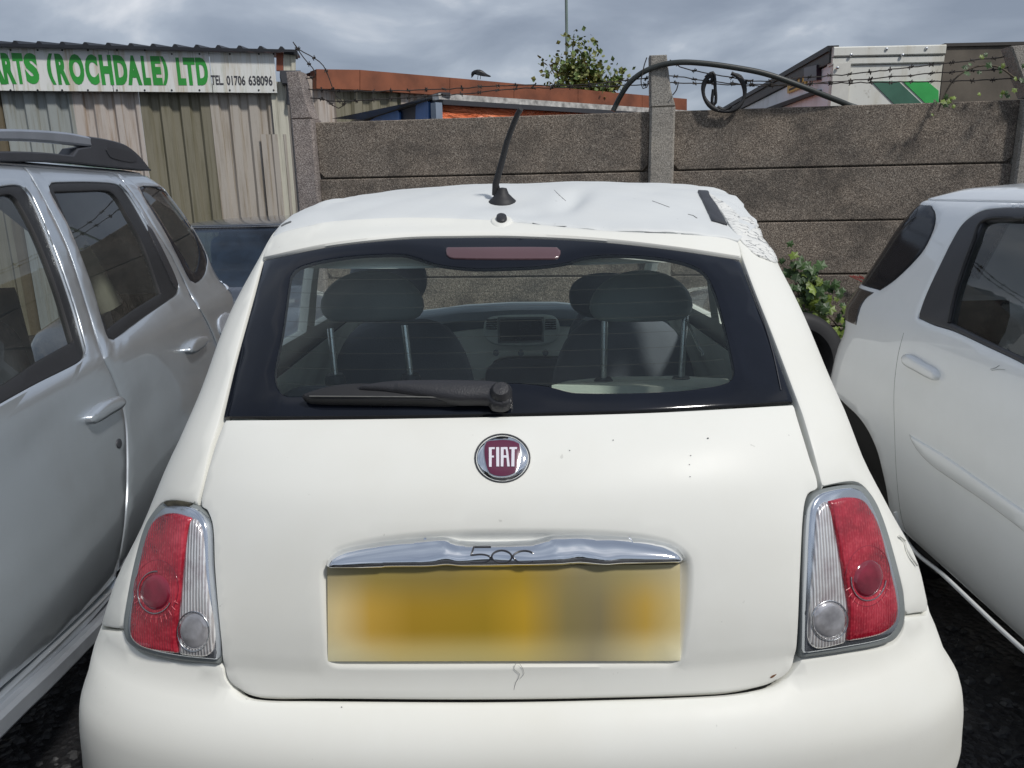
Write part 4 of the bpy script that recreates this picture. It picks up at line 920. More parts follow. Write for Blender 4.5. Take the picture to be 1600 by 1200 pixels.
panel('roof_panel', WHT, np.array([(-5.3, wv+.003), (-.3, wv+.003), (-.3, 1.375+.548), (-5.3, 1.375+.548)]), WHITE2, whc, edge=.003, thick=.01, grid=.045)
panel('roof_panel', WHT, np.array([(.3, wv+.003), (4.7, wv+.003), (4.7, 1.375+.548), (.3, 1.375+.548)]), WHITE2, whc, edge=.003, thick=.01, grid=.06)
panel('far_side', WHT, rect(.3, .25, 4.7, .97), WHITE2, whc, edge=0, thick=0, grid=.08)
panel('far_window', WHT, rect(.6, .97, 4.6, 1.34), GLASS_W, whc, off=-.02, edge=0, thick=0, grid=.09)
hd = wp_([(1415, 560), (1417, 555), (1424, 554), (1445, 566), (1465, 578), (1469, 587), (1466, 594), (1458, 593), (1438, 582), (1419, 571)], True, 4)
panel('handle_recess', WHT, wp_(ell(1448, 567, 26, 17, 24, .45)), M('shaded_recess_white', (.55, .58, .62), .5), whc, off=-.001, edge=.004, thick=.003, grid=.012)  # darker body white, shade of the handle hollow painted in
panel('door_handle', WHT, hd, WHITE2, whc, off=.020, edge=.010, thick=.02, grid=.009, sm=180)
mo = wp_([(1421, 679, 1), (1440, 690), (1480, 714), (1540, 756), (1600, 798), (1720, 885, 1), (1720, 930, 1), (1600, 829), (1540, 784), (1490, 750), (1460, 729), (1436, 705)])
panel('side_moulding', WHT, mo, WHITE2, whc, off=.007, edge=.006, thick=.012, grid=.018, sm=180)
tube_on('scratch', WHT, [(1548, 577), (1556, 575), (1562, 571)], .0006, SEAL, whc, off=.001)
tube_on('scratch', WHT, [(1550, 579), (1562, 577), (1571, 578)], .0005, SEAL, whc, off=.001)
tle = wp_([(1366, 457), (1352, 468), (1343, 486), (1338, 508)], False); tlp = np.array([tuple(p) for p in tle]+[(-4.3, tle[-1][1]), (-4.3, tle[0][1])])
panel('tail_lamp', WHT, tlp, M('dark_tail_lamp', (.018, .016, .018), .2, coat=1), whc, off=.003, edge=.003, thick=.01, grid=.012)
wheel((1.42, 2.62, .31), .31, .19, whc, PLASTG); wheel((1.40, .2, .31), .31, .19, whc, PLASTG)
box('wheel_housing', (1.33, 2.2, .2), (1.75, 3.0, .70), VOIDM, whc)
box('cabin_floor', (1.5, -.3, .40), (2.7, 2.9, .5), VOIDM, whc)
for x, y, zt in ((1.75, 1.0, 1.12), (2.45, 1.0, 1.12), (1.75, 1.95, 1.08), (2.4, 1.95, 1.08)):
    s_ = blob('seat', (x, y, zt-.42), (.24, .09, .36), CAB, whc, .35, .5, (.12, 0, 0))
    blob('headrest', (x, y+.04, zt+.03), (.13, .05, .09), CABL, s_, .5, .6)

# ================================================================ dark car behind the silver one
dk_st = [(.2, 4.2, 8.1, .82, .82, .4, .4), (.5, 4.15, 8.15, .86, .86, .4, .4), (.66, 4.3, 8.1, .86, .86, .4, .4), (.76, 4.9, 8.0, .83, .83, .35, .4), (.80, 5.2, 7.9, .80, .80, .3, .4), (1.18, 5.8, 7.5, .62, .62, .26, .3), (1.215, 5.95, 7.4, .56, .56, .26, .3)]
DRK = Body(dk_st, -1.98, 2.2, .035, .5, n=3.0)
drc = thing('saloon_car', (-1.98, 6.1, 0), 'dark blue grey car facing the viewer between the silver estate and the cream hatchback', 'car')
DPT = paint('dark_slate_paint', (.10, .115, .15), rough=.3, metal=.4, dirtf=.2, dirt=(.2, .2, .2), speck=False)
ws = np.array([(-.86, .815), (.86, .815), (.82, 1.05), (.82, 1.18), (-.82, 1.18), (-.82, 1.05)])
panel('body_shell', DRK, rect(-4.19, .2, 4.19, .798), DPT, drc, edge=0, thick=0, grid=.07)
panel('windscreen_frame', DRK, rect(-4.19, .80, 4.19, 1.20), DPT, drc, holes=[ws, rect(1.1, .84, 3.0, 1.17), rect(-3.0, .84, -1.1, 1.17)], edge=.003, thick=.02, grid=.06)
panel('windscreen', DRK, ws, glass('blue_windscreen', (.45, .6, .75), dust=.16, dustcol=(.08, .13, .21)), drc, off=-.005, edge=0, thick=0, grid=.06)
for s in (-1, 1): panel('side_window', DRK, rect(min(s*1.1, s*3), .84, max(s*1.1, s*3), 1.17), GLASS_S, drc, off=-.01, edge=0, thick=0, grid=.09)
panel('roof_panel', DRK, rect(-4.19, 1.203, 4.19, 1.215+.498), DPT, drc, edge=.002, thick=.01, grid=.07)
tube('rubber_seal', DRK.P(np.linspace(-.82, .82, 40), np.full(40, 1.186)), .007, RUBBER, drc, 6)
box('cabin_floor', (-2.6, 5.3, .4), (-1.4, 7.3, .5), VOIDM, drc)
for x in (-2.3, -1.7):
    s_ = blob('seat', (x, 6.6, .82), (.22, .08, .28), CAB, drc, .35, .5); blob('headrest', (x, 6.6, 1.10), (.12, .05, .07), CABL, s_, .5, .6)
blob('mirror', (-1.97, 5.95, 1.13), (.10, .015, .03), PLASTG, drc, .5, .5)
for x in (-2.72, -1.24):
    for y in (4.95, 7.3): wheel((x, y, .3), .3, .18, drc)

# ================================================================ ground
m_, t_, b_, o_ = base_mat('dark_wet_yard')
n = nz(t_, 1.2, 6, .6); n2 = nz(t_, 30, 4, .7); v = nz(t_, 45, tex='ShaderNodeTexVoronoi')
c = mix(t_, ramp(t_, n.outputs[0], [(.35, (.008, .008, .010)), (.7, (.022, .021, .021))]).outputs[0], (.05, .049, .048), ramp(t_, n2.outputs[0], [(.62, (0, 0, 0)), (.75, (.8, .8, .8))]).outputs[0])
t_.links.new(c, b_.inputs['Base Color']); r_ = ramp(t_, n.outputs[0], [(.4, (.35,)*3), (.6, (.8,)*3)]); t_.links.new(r_.outputs[0], b_.inputs['Roughness'])
bump(t_, b_, mix(t_, n2.outputs[0], v.outputs[0], .5), .9, .02)
V = []; F = []
gx = [-300, -60, -12, -4, 0, 4, 12, 60, 300]; gy = [-300, -60, -10, -3, 3, 10, 60, 500]
for y in gy:
    for x in gx: V.append((x, y, 0))
for j in range(len(gy)-1):
    for i in range(len(gx)-1): a = j*len(gx)+i; F.append((a, a+1, a+1+len(gx), a+len(gx)))
tag(mk('ground', V, F, m_), kind='structure')
rng = random.Random(11); V = []; F = []
def stone(V, F, x, y, r):
    b = len(V); h = r*rng.uniform(.3, .7); a0 = rng.random()*6
    for k in range(5): a = a0+k*1.257; q = r*rng.uniform(.6, 1.2); V.append((x+q*math.cos(a), y+q*math.sin(a)*.8, 0))
    for k in range(5): a = a0+k*1.257+.2; q = r*rng.uniform(.3, .7); V.append((x+q*math.cos(a), y+q*math.sin(a)*.8, h*rng.uniform(.7, 1)))
    for k in range(5): F.append((b+k, b+(k+1) % 5, b+5+(k+1) % 5, b+5+k))
    F.append(tuple(b+5+k for k in range(5)))
for k in range(9000):
    sx = rng.choice((-1, 1)); x = sx*rng.uniform(.6, 1.9) if rng.random() < .6 else rng.uniform(-4, 4); y = rng.uniform(.3, 5.2)
    stone(V, F, x, y, rng.choice((.004, .006, .008, .013, .02)))
tag(mk('gravel', V, F, M('dark_gravel', (.045, .045, .046), .7, var=.6, vscale=9), sm=None), 'loose dark gravel and grit scattered over the yard', kind='stuff')

# ================================================================ concrete wall of posts and planks
def conc(name, cols, stain=.5):
    m, t, b, o = base_mat(name)
    n1_ = nz(t, 150, 5, .8, stretch=(1, 1, 1)); n2_ = nz(t, 2.2, 6, .65); v = nz(t, 130, tex='ShaderNodeTexVoronoi'); n3 = nz(t, 3.2, 6, .75, stretch=(1, 1, 1.6))
    c = ramp(t, n1_.outputs[0], [(.42, cols[0]), (.5, cols[1]), (.58, cols[2])]).outputs[0]
    sp3 = nz(t, 95, 3, .8); c = mix(t, c, (.50, .46, .40), ramp(t, sp3.outputs[0], [(.58, (0,)*3), (.64, (.6,)*3)]).outputs[0]); sp4 = nz(t, 80, 3, .8, stretch=(1.3, 1, 1)); c = mix(t, c, (.03, .027, .025), ramp(t, sp4.outputs[0], [(.54, (0,)*3), (.64, (.55,)*3)]).outputs[0])
    c = mix(t, c, (.035, .032, .030), ramp(t, n3.outputs[0], [(.45, (0,)*3), (.72, (stain,)*3)]).outputs[0])
    c = mix(t, c, (1.35, 1.27, 1.18), ramp(t, n2_.outputs[0], [(.4, (0,)*3), (.7, (.5,)*3)]).outputs[0], 'MULTIPLY')
    t.links.new(c, b.inputs['Base Color']); b.inputs['Roughness'].default_value = .92
    bump(t, b, mix(t, n1_.outputs[0], v.outputs[0], .4), .55, .006); return m
CPL = conc('pebbled_concrete', ((.070, .057, .047), (.155, .129, .107), (.32, .275, .23)), .8)
CPO = conc('smooth_grey_concrete', ((.19, .18, .165), (.28, .265, .24), (.38, .36, .33)), .4)
CPR = conc('reddish_concrete', ((.14, .118, .11), (.23, .195, .185), (.42, .38, .36)), .4)
def wallY(x): return 5.05-.12*x
th_ = math.atan(-.12); du = np.array([math.cos(th_), math.sin(th_), 0])
WF_ = Flat((0, 5.05, 0), du, (0, 0, 1))
jz = [WF_.inv([(1200, y)])[0, 1] for y in (168, 262, 346, 429)]
jz += [jz[-1]-(jz[0]-jz[-1])/3*k for k in (1, 2)]+[-.02]
jz = [z for z in jz if z > .03 or z == -.02]
wall = thing('concrete_wall', tuple(WF_.P(0.2, 0)), 'weathered precast concrete wall of stacked pebbled planks slotted between posts', 'wall')
def wu(x, y=200): return WF_.inv([(x, y)])[0, 0]
pA = (wu(458), wu(492)); pB = (wu(1014, 230), wu(1053, 230)); pC = (wu(1592), wu(1640)); sp_ = pC[0]-pB[0]
pD = (pC[0]+sp_, pC[1]+sp_)
bays = [(pA[1], pB[0]), (pB[1], pC[0]), (pC[1], pD[0])]
for bi, (a, b) in enumerate(bays):
    for k in range(len(jz)-1):
        z1, z0 = jz[k]-(.008 if k else 0), jz[k+1]
        ch = .035
        a_, b_ = a-.03, b+.03
        poly = [(a_+.03+ch, z0), (b_-.03-ch, z0), (b_-.03, z0+ch), (b_-.03, z1), (a_+.03, z1), (a_+.03, z0+ch)]
        o = slab('plank', WF_, poly, .06, CPL, wall, off=-.02-.006*((k*3+bi) % 3), bev=.006)
        slab('plank_tongue', WF_, rect(a_, z0-.012, b_, z1-.012 if k else z1-.02), .035, CPR if k == 4 and bi == 1 else CPL, o, off=-.052-.003*(k % 2))
def post(p, ztop, mat, neck):
    w = p[1]-p[0]
    z1 = jz[0]+.02
    o = slab('post', WF_, rect(p[0], -.02, p[1], z1), .16, mat, wall, off=.035, bev=.012)
    if neck: slab('post_head', WF_, [(p[0]+.0, z1+.002), (p[1], z1+.002), (p[1]-.03, z1+.10), (p[1]-.06, ztop), (p[0]-.01, ztop)], .12, mat, wall, off=.03, bev=.01)
zt = WF_.inv([(1025, 87)])[0, 1]; zA = WF_.inv([(475, 112)])[0, 1]; zC = WF_.inv([(1590, 70)])[0, 1]
post(pA, zA, CPR, True); post(pB, zt, CPO, True); post(pD, zt, CPO, True)
slab('post', WF_, rect(pC[0], -.02, pC[1], jz[0]), .16, CPO, wall, off=.035, bev=.012)
slab('post_head', WF_, WF_.inv([(1573, 74), (1640, 70), (1660, 150), (1600, 153)]), .12, CPO, wall, off=.05, bev=.01)

# barbed wire
WIRE = M('rusty_wire', (.045, .038, .034), .6, metal=.4, var=.4)
def barbed(pts, label, off=-.06, group='strands of barbed wire', npt=None, S=WF_, name='barbed_wire'):
    uv = S.inv(smooth(pts, False, 10)); P = S.P(uv[:, 0], uv[:, 1])+S.n*off
    rng = random.Random(len(pts)*7+int(pts[0][1])); VV = []; FF = []
    def add(a):
        b = len(VV); VV.extend(a[0]); FF.extend([tuple(i+b for i in f) for f in a[1]])
    P = P+np.array([[0, rng.uniform(-.004, .004), rng.uniform(-.003, .003)] for _ in P])
    add(tube(None, P, .0034, None, seg=5))
    L_ = np.concatenate([[0], np.cumsum(np.linalg.norm(np.diff(P, axis=0), axis=1))]); s_ = .05
    while s_ < L_[-1]:
        c = np.array([np.interp(s_, L_, P[:, i]) for i in range(3)])
        for q in range(3):
            d = np.array([rng.uniform(-1, 1), rng.uniform(-1, 1), rng.uniform(-1, 1)]); d = d/np.linalg.norm(d)*.017
            add(tube(None, [c-d, c+d], .0026, None, seg=4))
        add(tube(None, [c-[.010, 0, 0], c+[.010, 0, 0]], .006, None, seg=5))
        s_ += .115
    o = mk(name, VV, FF, WIRE); return tag(o, label, 'barbed wire', group)
barbed([(1048, 91), (1064, 102), (1100, 111), (1150, 120), (1190, 125), (1260, 119), (1340, 113), (1450, 100), (1560, 88), (1620, 82)], 'topmost strand of barbed wire over the right hand wall panels')
barbed([(1014, 118), (1052, 116), (1110, 125), (1180, 130), (1260, 129), (1360, 121), (1470, 112), (1560, 106), (1620, 100)], 'middle strand of barbed wire over the right hand wall panels')
barbed([(1014, 129), (1060, 127), (1120, 129), (1200, 132), (1300, 128), (1420, 126), (1520, 124), (1620, 119)], 'lowest strand of barbed wire over the right hand wall panels')
barbed([(458, 136), (500, 139), (560, 141), (640, 139), (720, 136), (800, 131), (900, 131), (1014, 120)], 'upper strand of barbed wire between the two left posts')
barbed([(458, 150), (490, 152), (520, 157), (560, 155), (640, 150), (720, 145), (800, 137), (900, 134), (1014, 130)], 'lower strand of barbed wire between the two left posts')
barbed([(452, 63), (460, 74), (478, 84), (500, 100), (510, 122), (520, 148), (534, 162), (524, 167), (508, 158), (496, 150)], 'loose curl of barbed wire springing up from the left post')
barbed([(452, 63), (463, 80), (476, 96), (488, 112), (486, 118), (470, 120), (458, 121)], 'short bent end of barbed wire at the left post top')
# hose over the wall
CAB_ = M('weathered_black_hose', (.035, .04, .038), .45, bmp=.1)
uv = WF_.inv(smooth([(958, 172), (968, 152), (984, 129), (1004, 114), (1030, 104), (1060, 100), (1100, 102), (1150, 109), (1190, 117), (1240, 133), (1290, 150), (1345, 167)], False, 8)); ww = np.sin(np.linspace(0, math.pi, len(uv)))**.5; P = WF_.P(uv[:, 0], uv[:, 1])+WF_.n*(-.06+.125*np.clip(ww*1.6-.5, 0, 1))[:, None]
hl = tube('hose', P, .016, CAB_, None, 12); tag(hl, 'thick black hose arching over the top of the concrete wall', 'hose')
uv = WF_.inv(smooth([(1111, 117), (1102, 126), (1098, 140), (1101, 155), (1112, 168), (1128, 174), (1144, 173), (1158, 161), (1163, 146), (1160, 130), (1150, 119), (1142, 115)], False, 5)); P = WF_.P(uv[:, 0], uv[:, 1])+WF_.n*.015
cl_ = tube('cable_coil', P, [.010+.005*math.sin(i*.4)**2 for i in range(len(P))], RUBBER, None, 8); tag(cl_, 'dangling loop of black rubber cable hung on the barbed wire', 'cable')
for nm, pts, r in (('cable_strap', [(1106, 118), (1113, 114), (1116, 122), (1117, 140), (1118, 155), (1115, 166), (1112, 160), (1114, 140)], .010), ('cable_knot', [(1102, 122), (1109, 117), (1113, 123), (1108, 129), (1103, 126)], .012), ('cable_strap', [(1144, 116), (1156, 120), (1164, 132), (1166, 126)], .010), ('cable_clip', [(1120, 168), (1132, 172), (1142, 166)], .012)):
    uv = WF_.inv(smooth(pts, False, 5)); P = WF_.P(uv[:, 0], uv[:, 1])+WF_.n*.015; tube(nm, P, r, RUBBER, cl_, 6)
for k, (pts) in enumerate(([(1010, 92), (1006, 104), (1003, 118), (1001, 128), (1004, 140), (1010, 138), (1012, 128)], [(1059, 130), (1056, 142), (1050, 150)])):
    uv = WF_.inv(smooth(pts, False, 5)); o = tube('tie_wire', WF_.P(uv[:, 0], uv[:, 1])+WF_.n*.05, .0035, WIRE, wall, 5)

# ================================================================ corrugated shed with sign board
fa = at(455, 148, 8.9); m = .24; an_ = math.atan(m)
dl = np.array([math.cos(an_), math.sin(an_), 0])     # runs right and away
SH = Flat(fa, dl, (0, 0, 1)); SH.o[2] = 0
shed = thing('corrugated_shed', (fa.x-3, fa.y-.5, 0), 'low shed clad in mismatched corrugated sheets, with a white sign board under its roof edge', 'shed')
def clad(name, col, var, stain, sc_=1.0):
    m, t, b, o = base_mat(name)
    n = nz(t, 2.5, 6, .7, stretch=(2.5, 2.5, .3)); n2 = nz(t, 9, 5, .7, stretch=(3, 3, .12)); n3 = nz(t, 40, 3, .7)
    c = mix(t, col, tuple(q*(1-var) for q in col), n.outputs[0])
    c = mix(t, c, stain, ramp(t, n2.outputs[0], [(.48, (0,)*3), (.66, (.75*sc_,)*3)]).outputs[0])
    c = mix(t, c, (.25, .23, .2), ramp(t, n3.outputs[0], [(.62, (0,)*3), (.75, (.3,)*3)]).outputs[0])
    t.links.new(c, b.inputs['Base Color']); b.inputs['Roughness'].default_value = .6; return m
CL = {'grey': clad('blue_grey_cladding', (.36, .39, .38), .3, (.20, .19, .15)), 'pink': clad('pale_stained_cladding', (.52, .47, .43), .15, (.26, .17, .10)),
      'olive': clad('mossy_translucent_cladding', (.26, .24, .175), .35, (.12, .11, .06)), 'beige': clad('beige_cladding', (.47, .43, .38), .15, (.22, .17, .11)),
      'brown': clad('brown_cladding', (.16, .13, .08), .3, (.08, .07, .05)), 'cream': clad('cream_cladding', (.62, .60, .50), .12, (.30, .28, .22))}
def sheet(name, S, u0, u1, z0, z1, mat, parent, pitch=.20, depth=.035, off=0.0, zt=None):
    us = []; k = 0; u = u0
    while u < u1-1e-4:
        for f, d in ((0, 0), (.42, 0), (.55, -depth), (.87, -depth)):
            q = u+f*pitch
            if q < u1: us.append((q, d))
        u += pitch
    us.append((u1, 0))
    V = []; F = []
    for q, d in us:
        zz = z1 if zt is None else zt(q)
        for z in (z0, zz): V.append(S.P(np.array(q), np.array(z))+S.n*(off+d))
    for i in range(len(us)-1): F.append((2*i, 2*i+2, 2*i+3, 2*i+1))
    return mk(name, V, F, mat, parent)
ss = lambda x, y=250: SH.inv([(x, y)])[0, 0]
zb_ = lambda x, y: SH.inv([(x, y)])[0, 1]
ztop = lambda u: 0
zsign0 = .5*(zb_(20, 143)+zb_(440, 146)); zsign1 = .5*(zb_(20, 77)+zb_(425, 84))
for x0, x1, k, p in ((-160, -80, 'pink', .2), (-80, -2, 'olive', .2), (-2, 17, 'brown', .2), (17, 126, 'grey', .205), (126, 229, 'pink', .2), (229, 337, 'olive', .2), (337, 452, 'beige', .2)):
    sheet('cladding_sheet', SH, ss(x0), ss(x1), 0.0, zsign0+.1, CL[k], shed, pitch=p, off=-.03-(.01 if k in ('olive', 'brown') else 0))
sheet('patch_sheet', SH, ss(414, 280), ss(453, 280), 0.0, zb_(430, 210), CL['beige'], shed, pitch=.12, depth=.02, off=.02)
sheet('corner_flashing', SH, ss(433), ss(456), 0.0, zsign0+.12, CL['cream'], shed, pitch=.3, depth=.02, off=.012)
# sign board of several panels with rust runs
m_, t_, b_, o_ = base_mat('sign_white_rust_streaked')
n = nz(t_, 4, 6, .7, stretch=(2.2, 2.2, .10)); n2 = nz(t_, 1.5, 4, .7, stretch=(1, 1, .5)); n3 = nz(t_, 7, 5, .7, stretch=(2.0, 2.0, .2))
c = mix(t_, (.74, .75, .73), (.38, .27, .10), ramp(t_, n.outputs[0], [(.50, (0,)*3), (.70, (.85,)*3)]).outputs[0])
c = mix(t_, c, (.30, .34, .20), ramp(t_, n3.outputs[0], [(.56, (0,)*3), (.75, (.6,)*3)]).outputs[0])
t_.links.new(c, b_.inputs['Base Color']); b_.inputs['Roughness'].default_value = .4
SIGNW = m_
sg = thing('sign_board', SH.P(ss(200), zsign0)-np.array([0, .05, 0]), 'long white fascia sign with big green lettering and a telephone number on the corrugated shed', 'sign')
ed = [ss(-150), ss(20, 110), ss(175, 110), ss(330, 110), ss(431, 110)]
for a, b in zip(ed[:-1], ed[1:]): slab('sign_panel', SH, rect(a+.004, zsign0, b-.004, zsign1), .02, SIGNW, sg, off=.06)
GREEN = M('sign_green', (.030, .30, .045), .45, var=.18, vscale=3); DKT = M('sign_dark_text', (.05, .05, .06), .5)
hgt = zsign1-zsign0
def word(s, x0, x1, y0, y1, mat, nm, bold, gap=1.0, ls=None):
    u0, u1 = ss(x0, (y0+y1)/2), ss(x1, (y0+y1)/2); z0 = zb_((x0+x1)/2, y1); z1 = zb_((x0+x1)/2, y0)
    return textmesh(nm, s, SH, u0, z0, z1-z0, u1-u0, mat, sg, .063, bold, gap)
word('A', -22, 10, 84, 133, GREEN, 'sign_letter', .058)
x = 11
for ch, x0, x1 in (('R', 8, 26), ('T', 25, 41), ('S', 42, 63)): word(ch, x0, x1, 84.5, 132.5, GREEN, 'sign_letter', .058)
for ch, x0, x1 in (('(', 77, 88), ('R', 91, 109), ('O', 111, 134), ('C', 136, 156), ('H', 159, 178), ('D', 181, 201), ('A', 200, 222), ('L', 224, 236), ('E', 239, 254), (')', 254, 264)):
    word(ch, x0, x1, 85+(x0-70)*.025, 133.5+(x0-70)*.005, GREEN, 'sign_letter', .058)
for ch, x0, x1 in (('L', 278, 291), ('T', 289, 307), ('D', 308, 326)): word(ch, x0, x1, 91.5, 134.5, GREEN, 'sign_letter', .058)
word('TEL.', 331, 350, 119, 134, DKT, 'sign_text', .025)
word('01706', 355, 384, 119.5, 134.5, DKT, 'sign_text', .025); word('638096', 389, 426, 119.5, 135, DKT, 'sign_text', .025)
for x_ in (20, 62, 100, 140, 185, 228, 270, 313, 360, 405, 428):
    for y_ in (80 if x_ < 250 else 86, 142): lathe('screw', [(.010, .0), (.008, .005), (0, .006)], tuple(SH.P(ss(x_, y_), zb_(x_, y_))+SH.n*.061), tuple(SH.n), RUBBER, sg, 8)
# roof edge
RUST = M('rust_red_flashing', (.26, .075, .04), .6, var=.35, vscale=5, stretch=(1, 1, .4))
RUST2 = M('rust_orange_fascia', (.22, .07, .032), .55, var=.3, vscale=4)
DRK_ = M('dark_roof_sheet', (.012, .014, .02), .5)
zr = zsign1+.015
u0, u1 = ed[0], ss(463, 100)
V = []; F = []; us = []; u = u0
while u < u1:
    for f, d in ((0, 0), (.62, 0), (.72, .028), (.82, .028), (.92, 0)): us.append((min(u+f*.21, u1), d))
    u += .21
for q, d in us:
    p = SH.P(np.array(q), np.array(zr)); V += [tuple(p+SH.n*.14+[0, 0, -.015]), tuple(p+SH.n*.14+[0, 0, .012+d]), tuple(p-SH.n*6+[0, 0, .9+d])]
for i in range(len(us)-1): a = 3*i; F += [(a, a+3, a+4, a+1), (a+1, a+4, a+5, a+2)]
mk('roof_sheet', V, F, DRK_, shed)
slab('fascia_end', SH, SH.inv([(432, 84), (443, 84), (443, 112), (432, 111)]), .06, RUST, shed, off=.05)
slab('fascia_cap', SH, SH.inv([(443.5, 84), (462, 86), (462, 112), (443.5, 112)]), .08, CL['cream'], shed, off=.045)
slab('dark_eave', SH, SH.inv([(444, 80), (465, 82), (465, 88), (444, 86)]), .3, DRK_, shed, off=.10)
hb = slab('rain_hopper', SH, SH.inv([(438, 113), (470, 113), (470, 124), (460, 134), (442, 134), (438, 124)]), .14, PLASTG, shed, off=.14, bev=.01)
tube('downpipe', [np.array(SH.P(ss(x_, y_), zb_(x_, y_))+SH.n*.06) for x_, y_ in ((452, 132), (453, 145), (453, 158), (452, 165))], .035, PLASTG, shed, 10)
slab('side_return', Flat(SH.P(ss(456), 0), -SH.n*1.0, (0, 0, 1)), rect(0, 0, 6, zsign0+.2), .05, CL['beige'], shed, off=0)

# ================================================================ long shed behind the wall with rusty fascia
a = at(492, 109, 9.6); b = at(1070, 155, 13.2)
LS = Flat((a.x, a.y, 0), (b.x-a.x, b.y-a.y, 0), (0, 0, 1))
lsd = thing('rusty_fascia_shed', (a.x+2, a.y+1.5, 0), 'long low shed with a rust red fascia running behind the concrete wall', 'shed')
P_ = lambda x, y: tuple(LS.inv([(x, y)])[0])
seg = [(492, 109, 492, 139), (560, 110, 560, 141), (700, 122, 700, 150), (800, 131, 800, 158), (900, 140, 900, 165), (1000, 149, 1000, 171), (1070, 155, 1070, 175)]
for s0, s1 in zip(seg[:-1], seg[1:]):
    q0, q1, q2, q3 = P_(*s0[:2]), P_(*s1[:2]), P_(*s1[2:]), P_(*s0[2:])
    slab('fascia_board', LS, [q3, (q2[0]-.006, q2[1]), (q1[0]-.006, q1[1]), q0], .2, RUST2, lsd, off=.05)
zb2 = P_(600, 146)[1]
for x0, x1, k in ((470, 528, 'pink'), (528, 630, 'olive'), (630, 760, 'pink'), (760, 900, 'olive'), (900, 1060, 'beige')):
    sheet('cladding_sheet', LS, P_(x0, 180)[0], P_(x1, 180)[0], 0, zb2+.15, CL[k], lsd, pitch=.24, off=-.04)
q0 = P_(492, 109); q1 = P_(560, 110); q2 = P_(1070, 155)
V = []
for q in (q0, q1, q2):
    p = LS.P(np.array(q[0]), np.array(q[1]-.01)); V += [tuple(p), tuple(p-LS.n*8+[0, 0, .1])]
mk('roof_sheet', V, [(0, 2, 3, 1), (2, 4, 5, 3)], RUST, lsd)

# ================================================================ curtain side trailer
c0 = at(690, 146, 6.9); c1 = at(1150, 176, 9.3); ce = at(575, 190, 8.8)
TS = Flat((c0.x, c0.y, 0), (c1.x-c0.x, c1.y-c0.y, 0), (0, 0, 1)); TE = Flat((ce.x, ce.y, 0), (c0.x-ce.x, c0.y-ce.y, 0), (0, 0, 1))
trl = thing('lorry_trailer', (c0.x, c0.y+1, 0), 'lorry trailer with orange curtain side and blue end panel behind the concrete wall', 'trailer')
ts = lambda pts: TS.inv(np.array(pts, float)); te = lambda pts: TE.inv(np.array(pts, float))
m_, t_, b_, o_ = base_mat('orange_curtain')
wv = t_.nodes.new('ShaderNodeTexNoise'); n = nz(t_, 2.2, 4, .6, dist=1.5, stretch=(1, 1, 2.5))
t_.links.new(ramp(t_, n.outputs[0], [(.35, (.75, .15, .05)), (.6, (.95, .27, .12)), (.75, (.95, .6, .45))]).outputs[0], b_.inputs['Base Color']); b_.inputs['Roughness'].default_value = .35
bump(t_, b_, n.outputs[0], 1.0, .12)
zt_ = ts([(690, 146)])[0, 1]; Lr = ts([(1150, 176)])[0, 0]
slab('curtain', TS, rect(.0, .9, Lr, zt_-.085), .04, m_, trl, off=-.03)
slab('roof_rail', TS, rect(-.03, zt_-.048, Lr, zt_), .10, M('scuffed_white_rail', (.45, .44, .42), .5, var=.5, vscale=18), trl, off=.0)
slab('curtain_track', TS, rect(.0, zt_-.09, Lr, zt_-.050), .08, PLASTG, trl, off=.02)
slab('corner_post', TS, rect(-.07, .9, -.005, zt_-.075), .08, M('grey_blue_post', (.25, .30, .38), .4), trl, off=.01)
ez = te([(575, 190)])[0]; e1_ = te([(690, 146)])[0]
slab('end_panel', TE, rect(ez[0]-1.0, .9, e1_[0]-.08, e1_[1]-.03), .05, M('dark_blue_panel', (.015, .03, .07), .4), trl, off=-.01)
slab('blue_panel', TE, te([(560, 205), (575, 191), (590, 183), (622, 170), (626, 176), (628, 230), (560, 230)]), .02, M('mid_blue_panel', (.12, .32, .80), .4), trl, off=.015)
slab('blue_panel', TE, te([(652, 165), (668, 152), (672, 160), (672, 230), (650, 230)]), .02, M('deep_blue_panel', (.07, .18, .45), .4), trl, off=.015)
slab('end_rail', TE, rect(ez[0]-1, e1_[1]-.03, e1_[0]-.0, e1_[1]+.01), .10, PLASTG, trl, off=.02)
mk('trailer_roof', [tuple(TS.P(np.array(0.), np.array(zt_-.02))), tuple(TS.P(np.array(Lr), np.array(zt_-.02))), tuple(TS.P(np.array(Lr), np.array(zt_-.02))-TS.n*2.2), tuple(TS.P(np.array(0.), np.array(zt_-.02))-TS.n*2.2)], [(0, 1, 2, 3)], SEAL, trl)
for x_ in (.5, Lr-.8, Lr-1.9): lathe('wheel', [(.3, -.12), (.5, -.12), (.5, .12), (.3, .12), (0, .1)], tuple(TS.P(np.array(x_), np.array(.5))-TS.n*.3), tuple(TS.n), RUBBER, trl, 24)

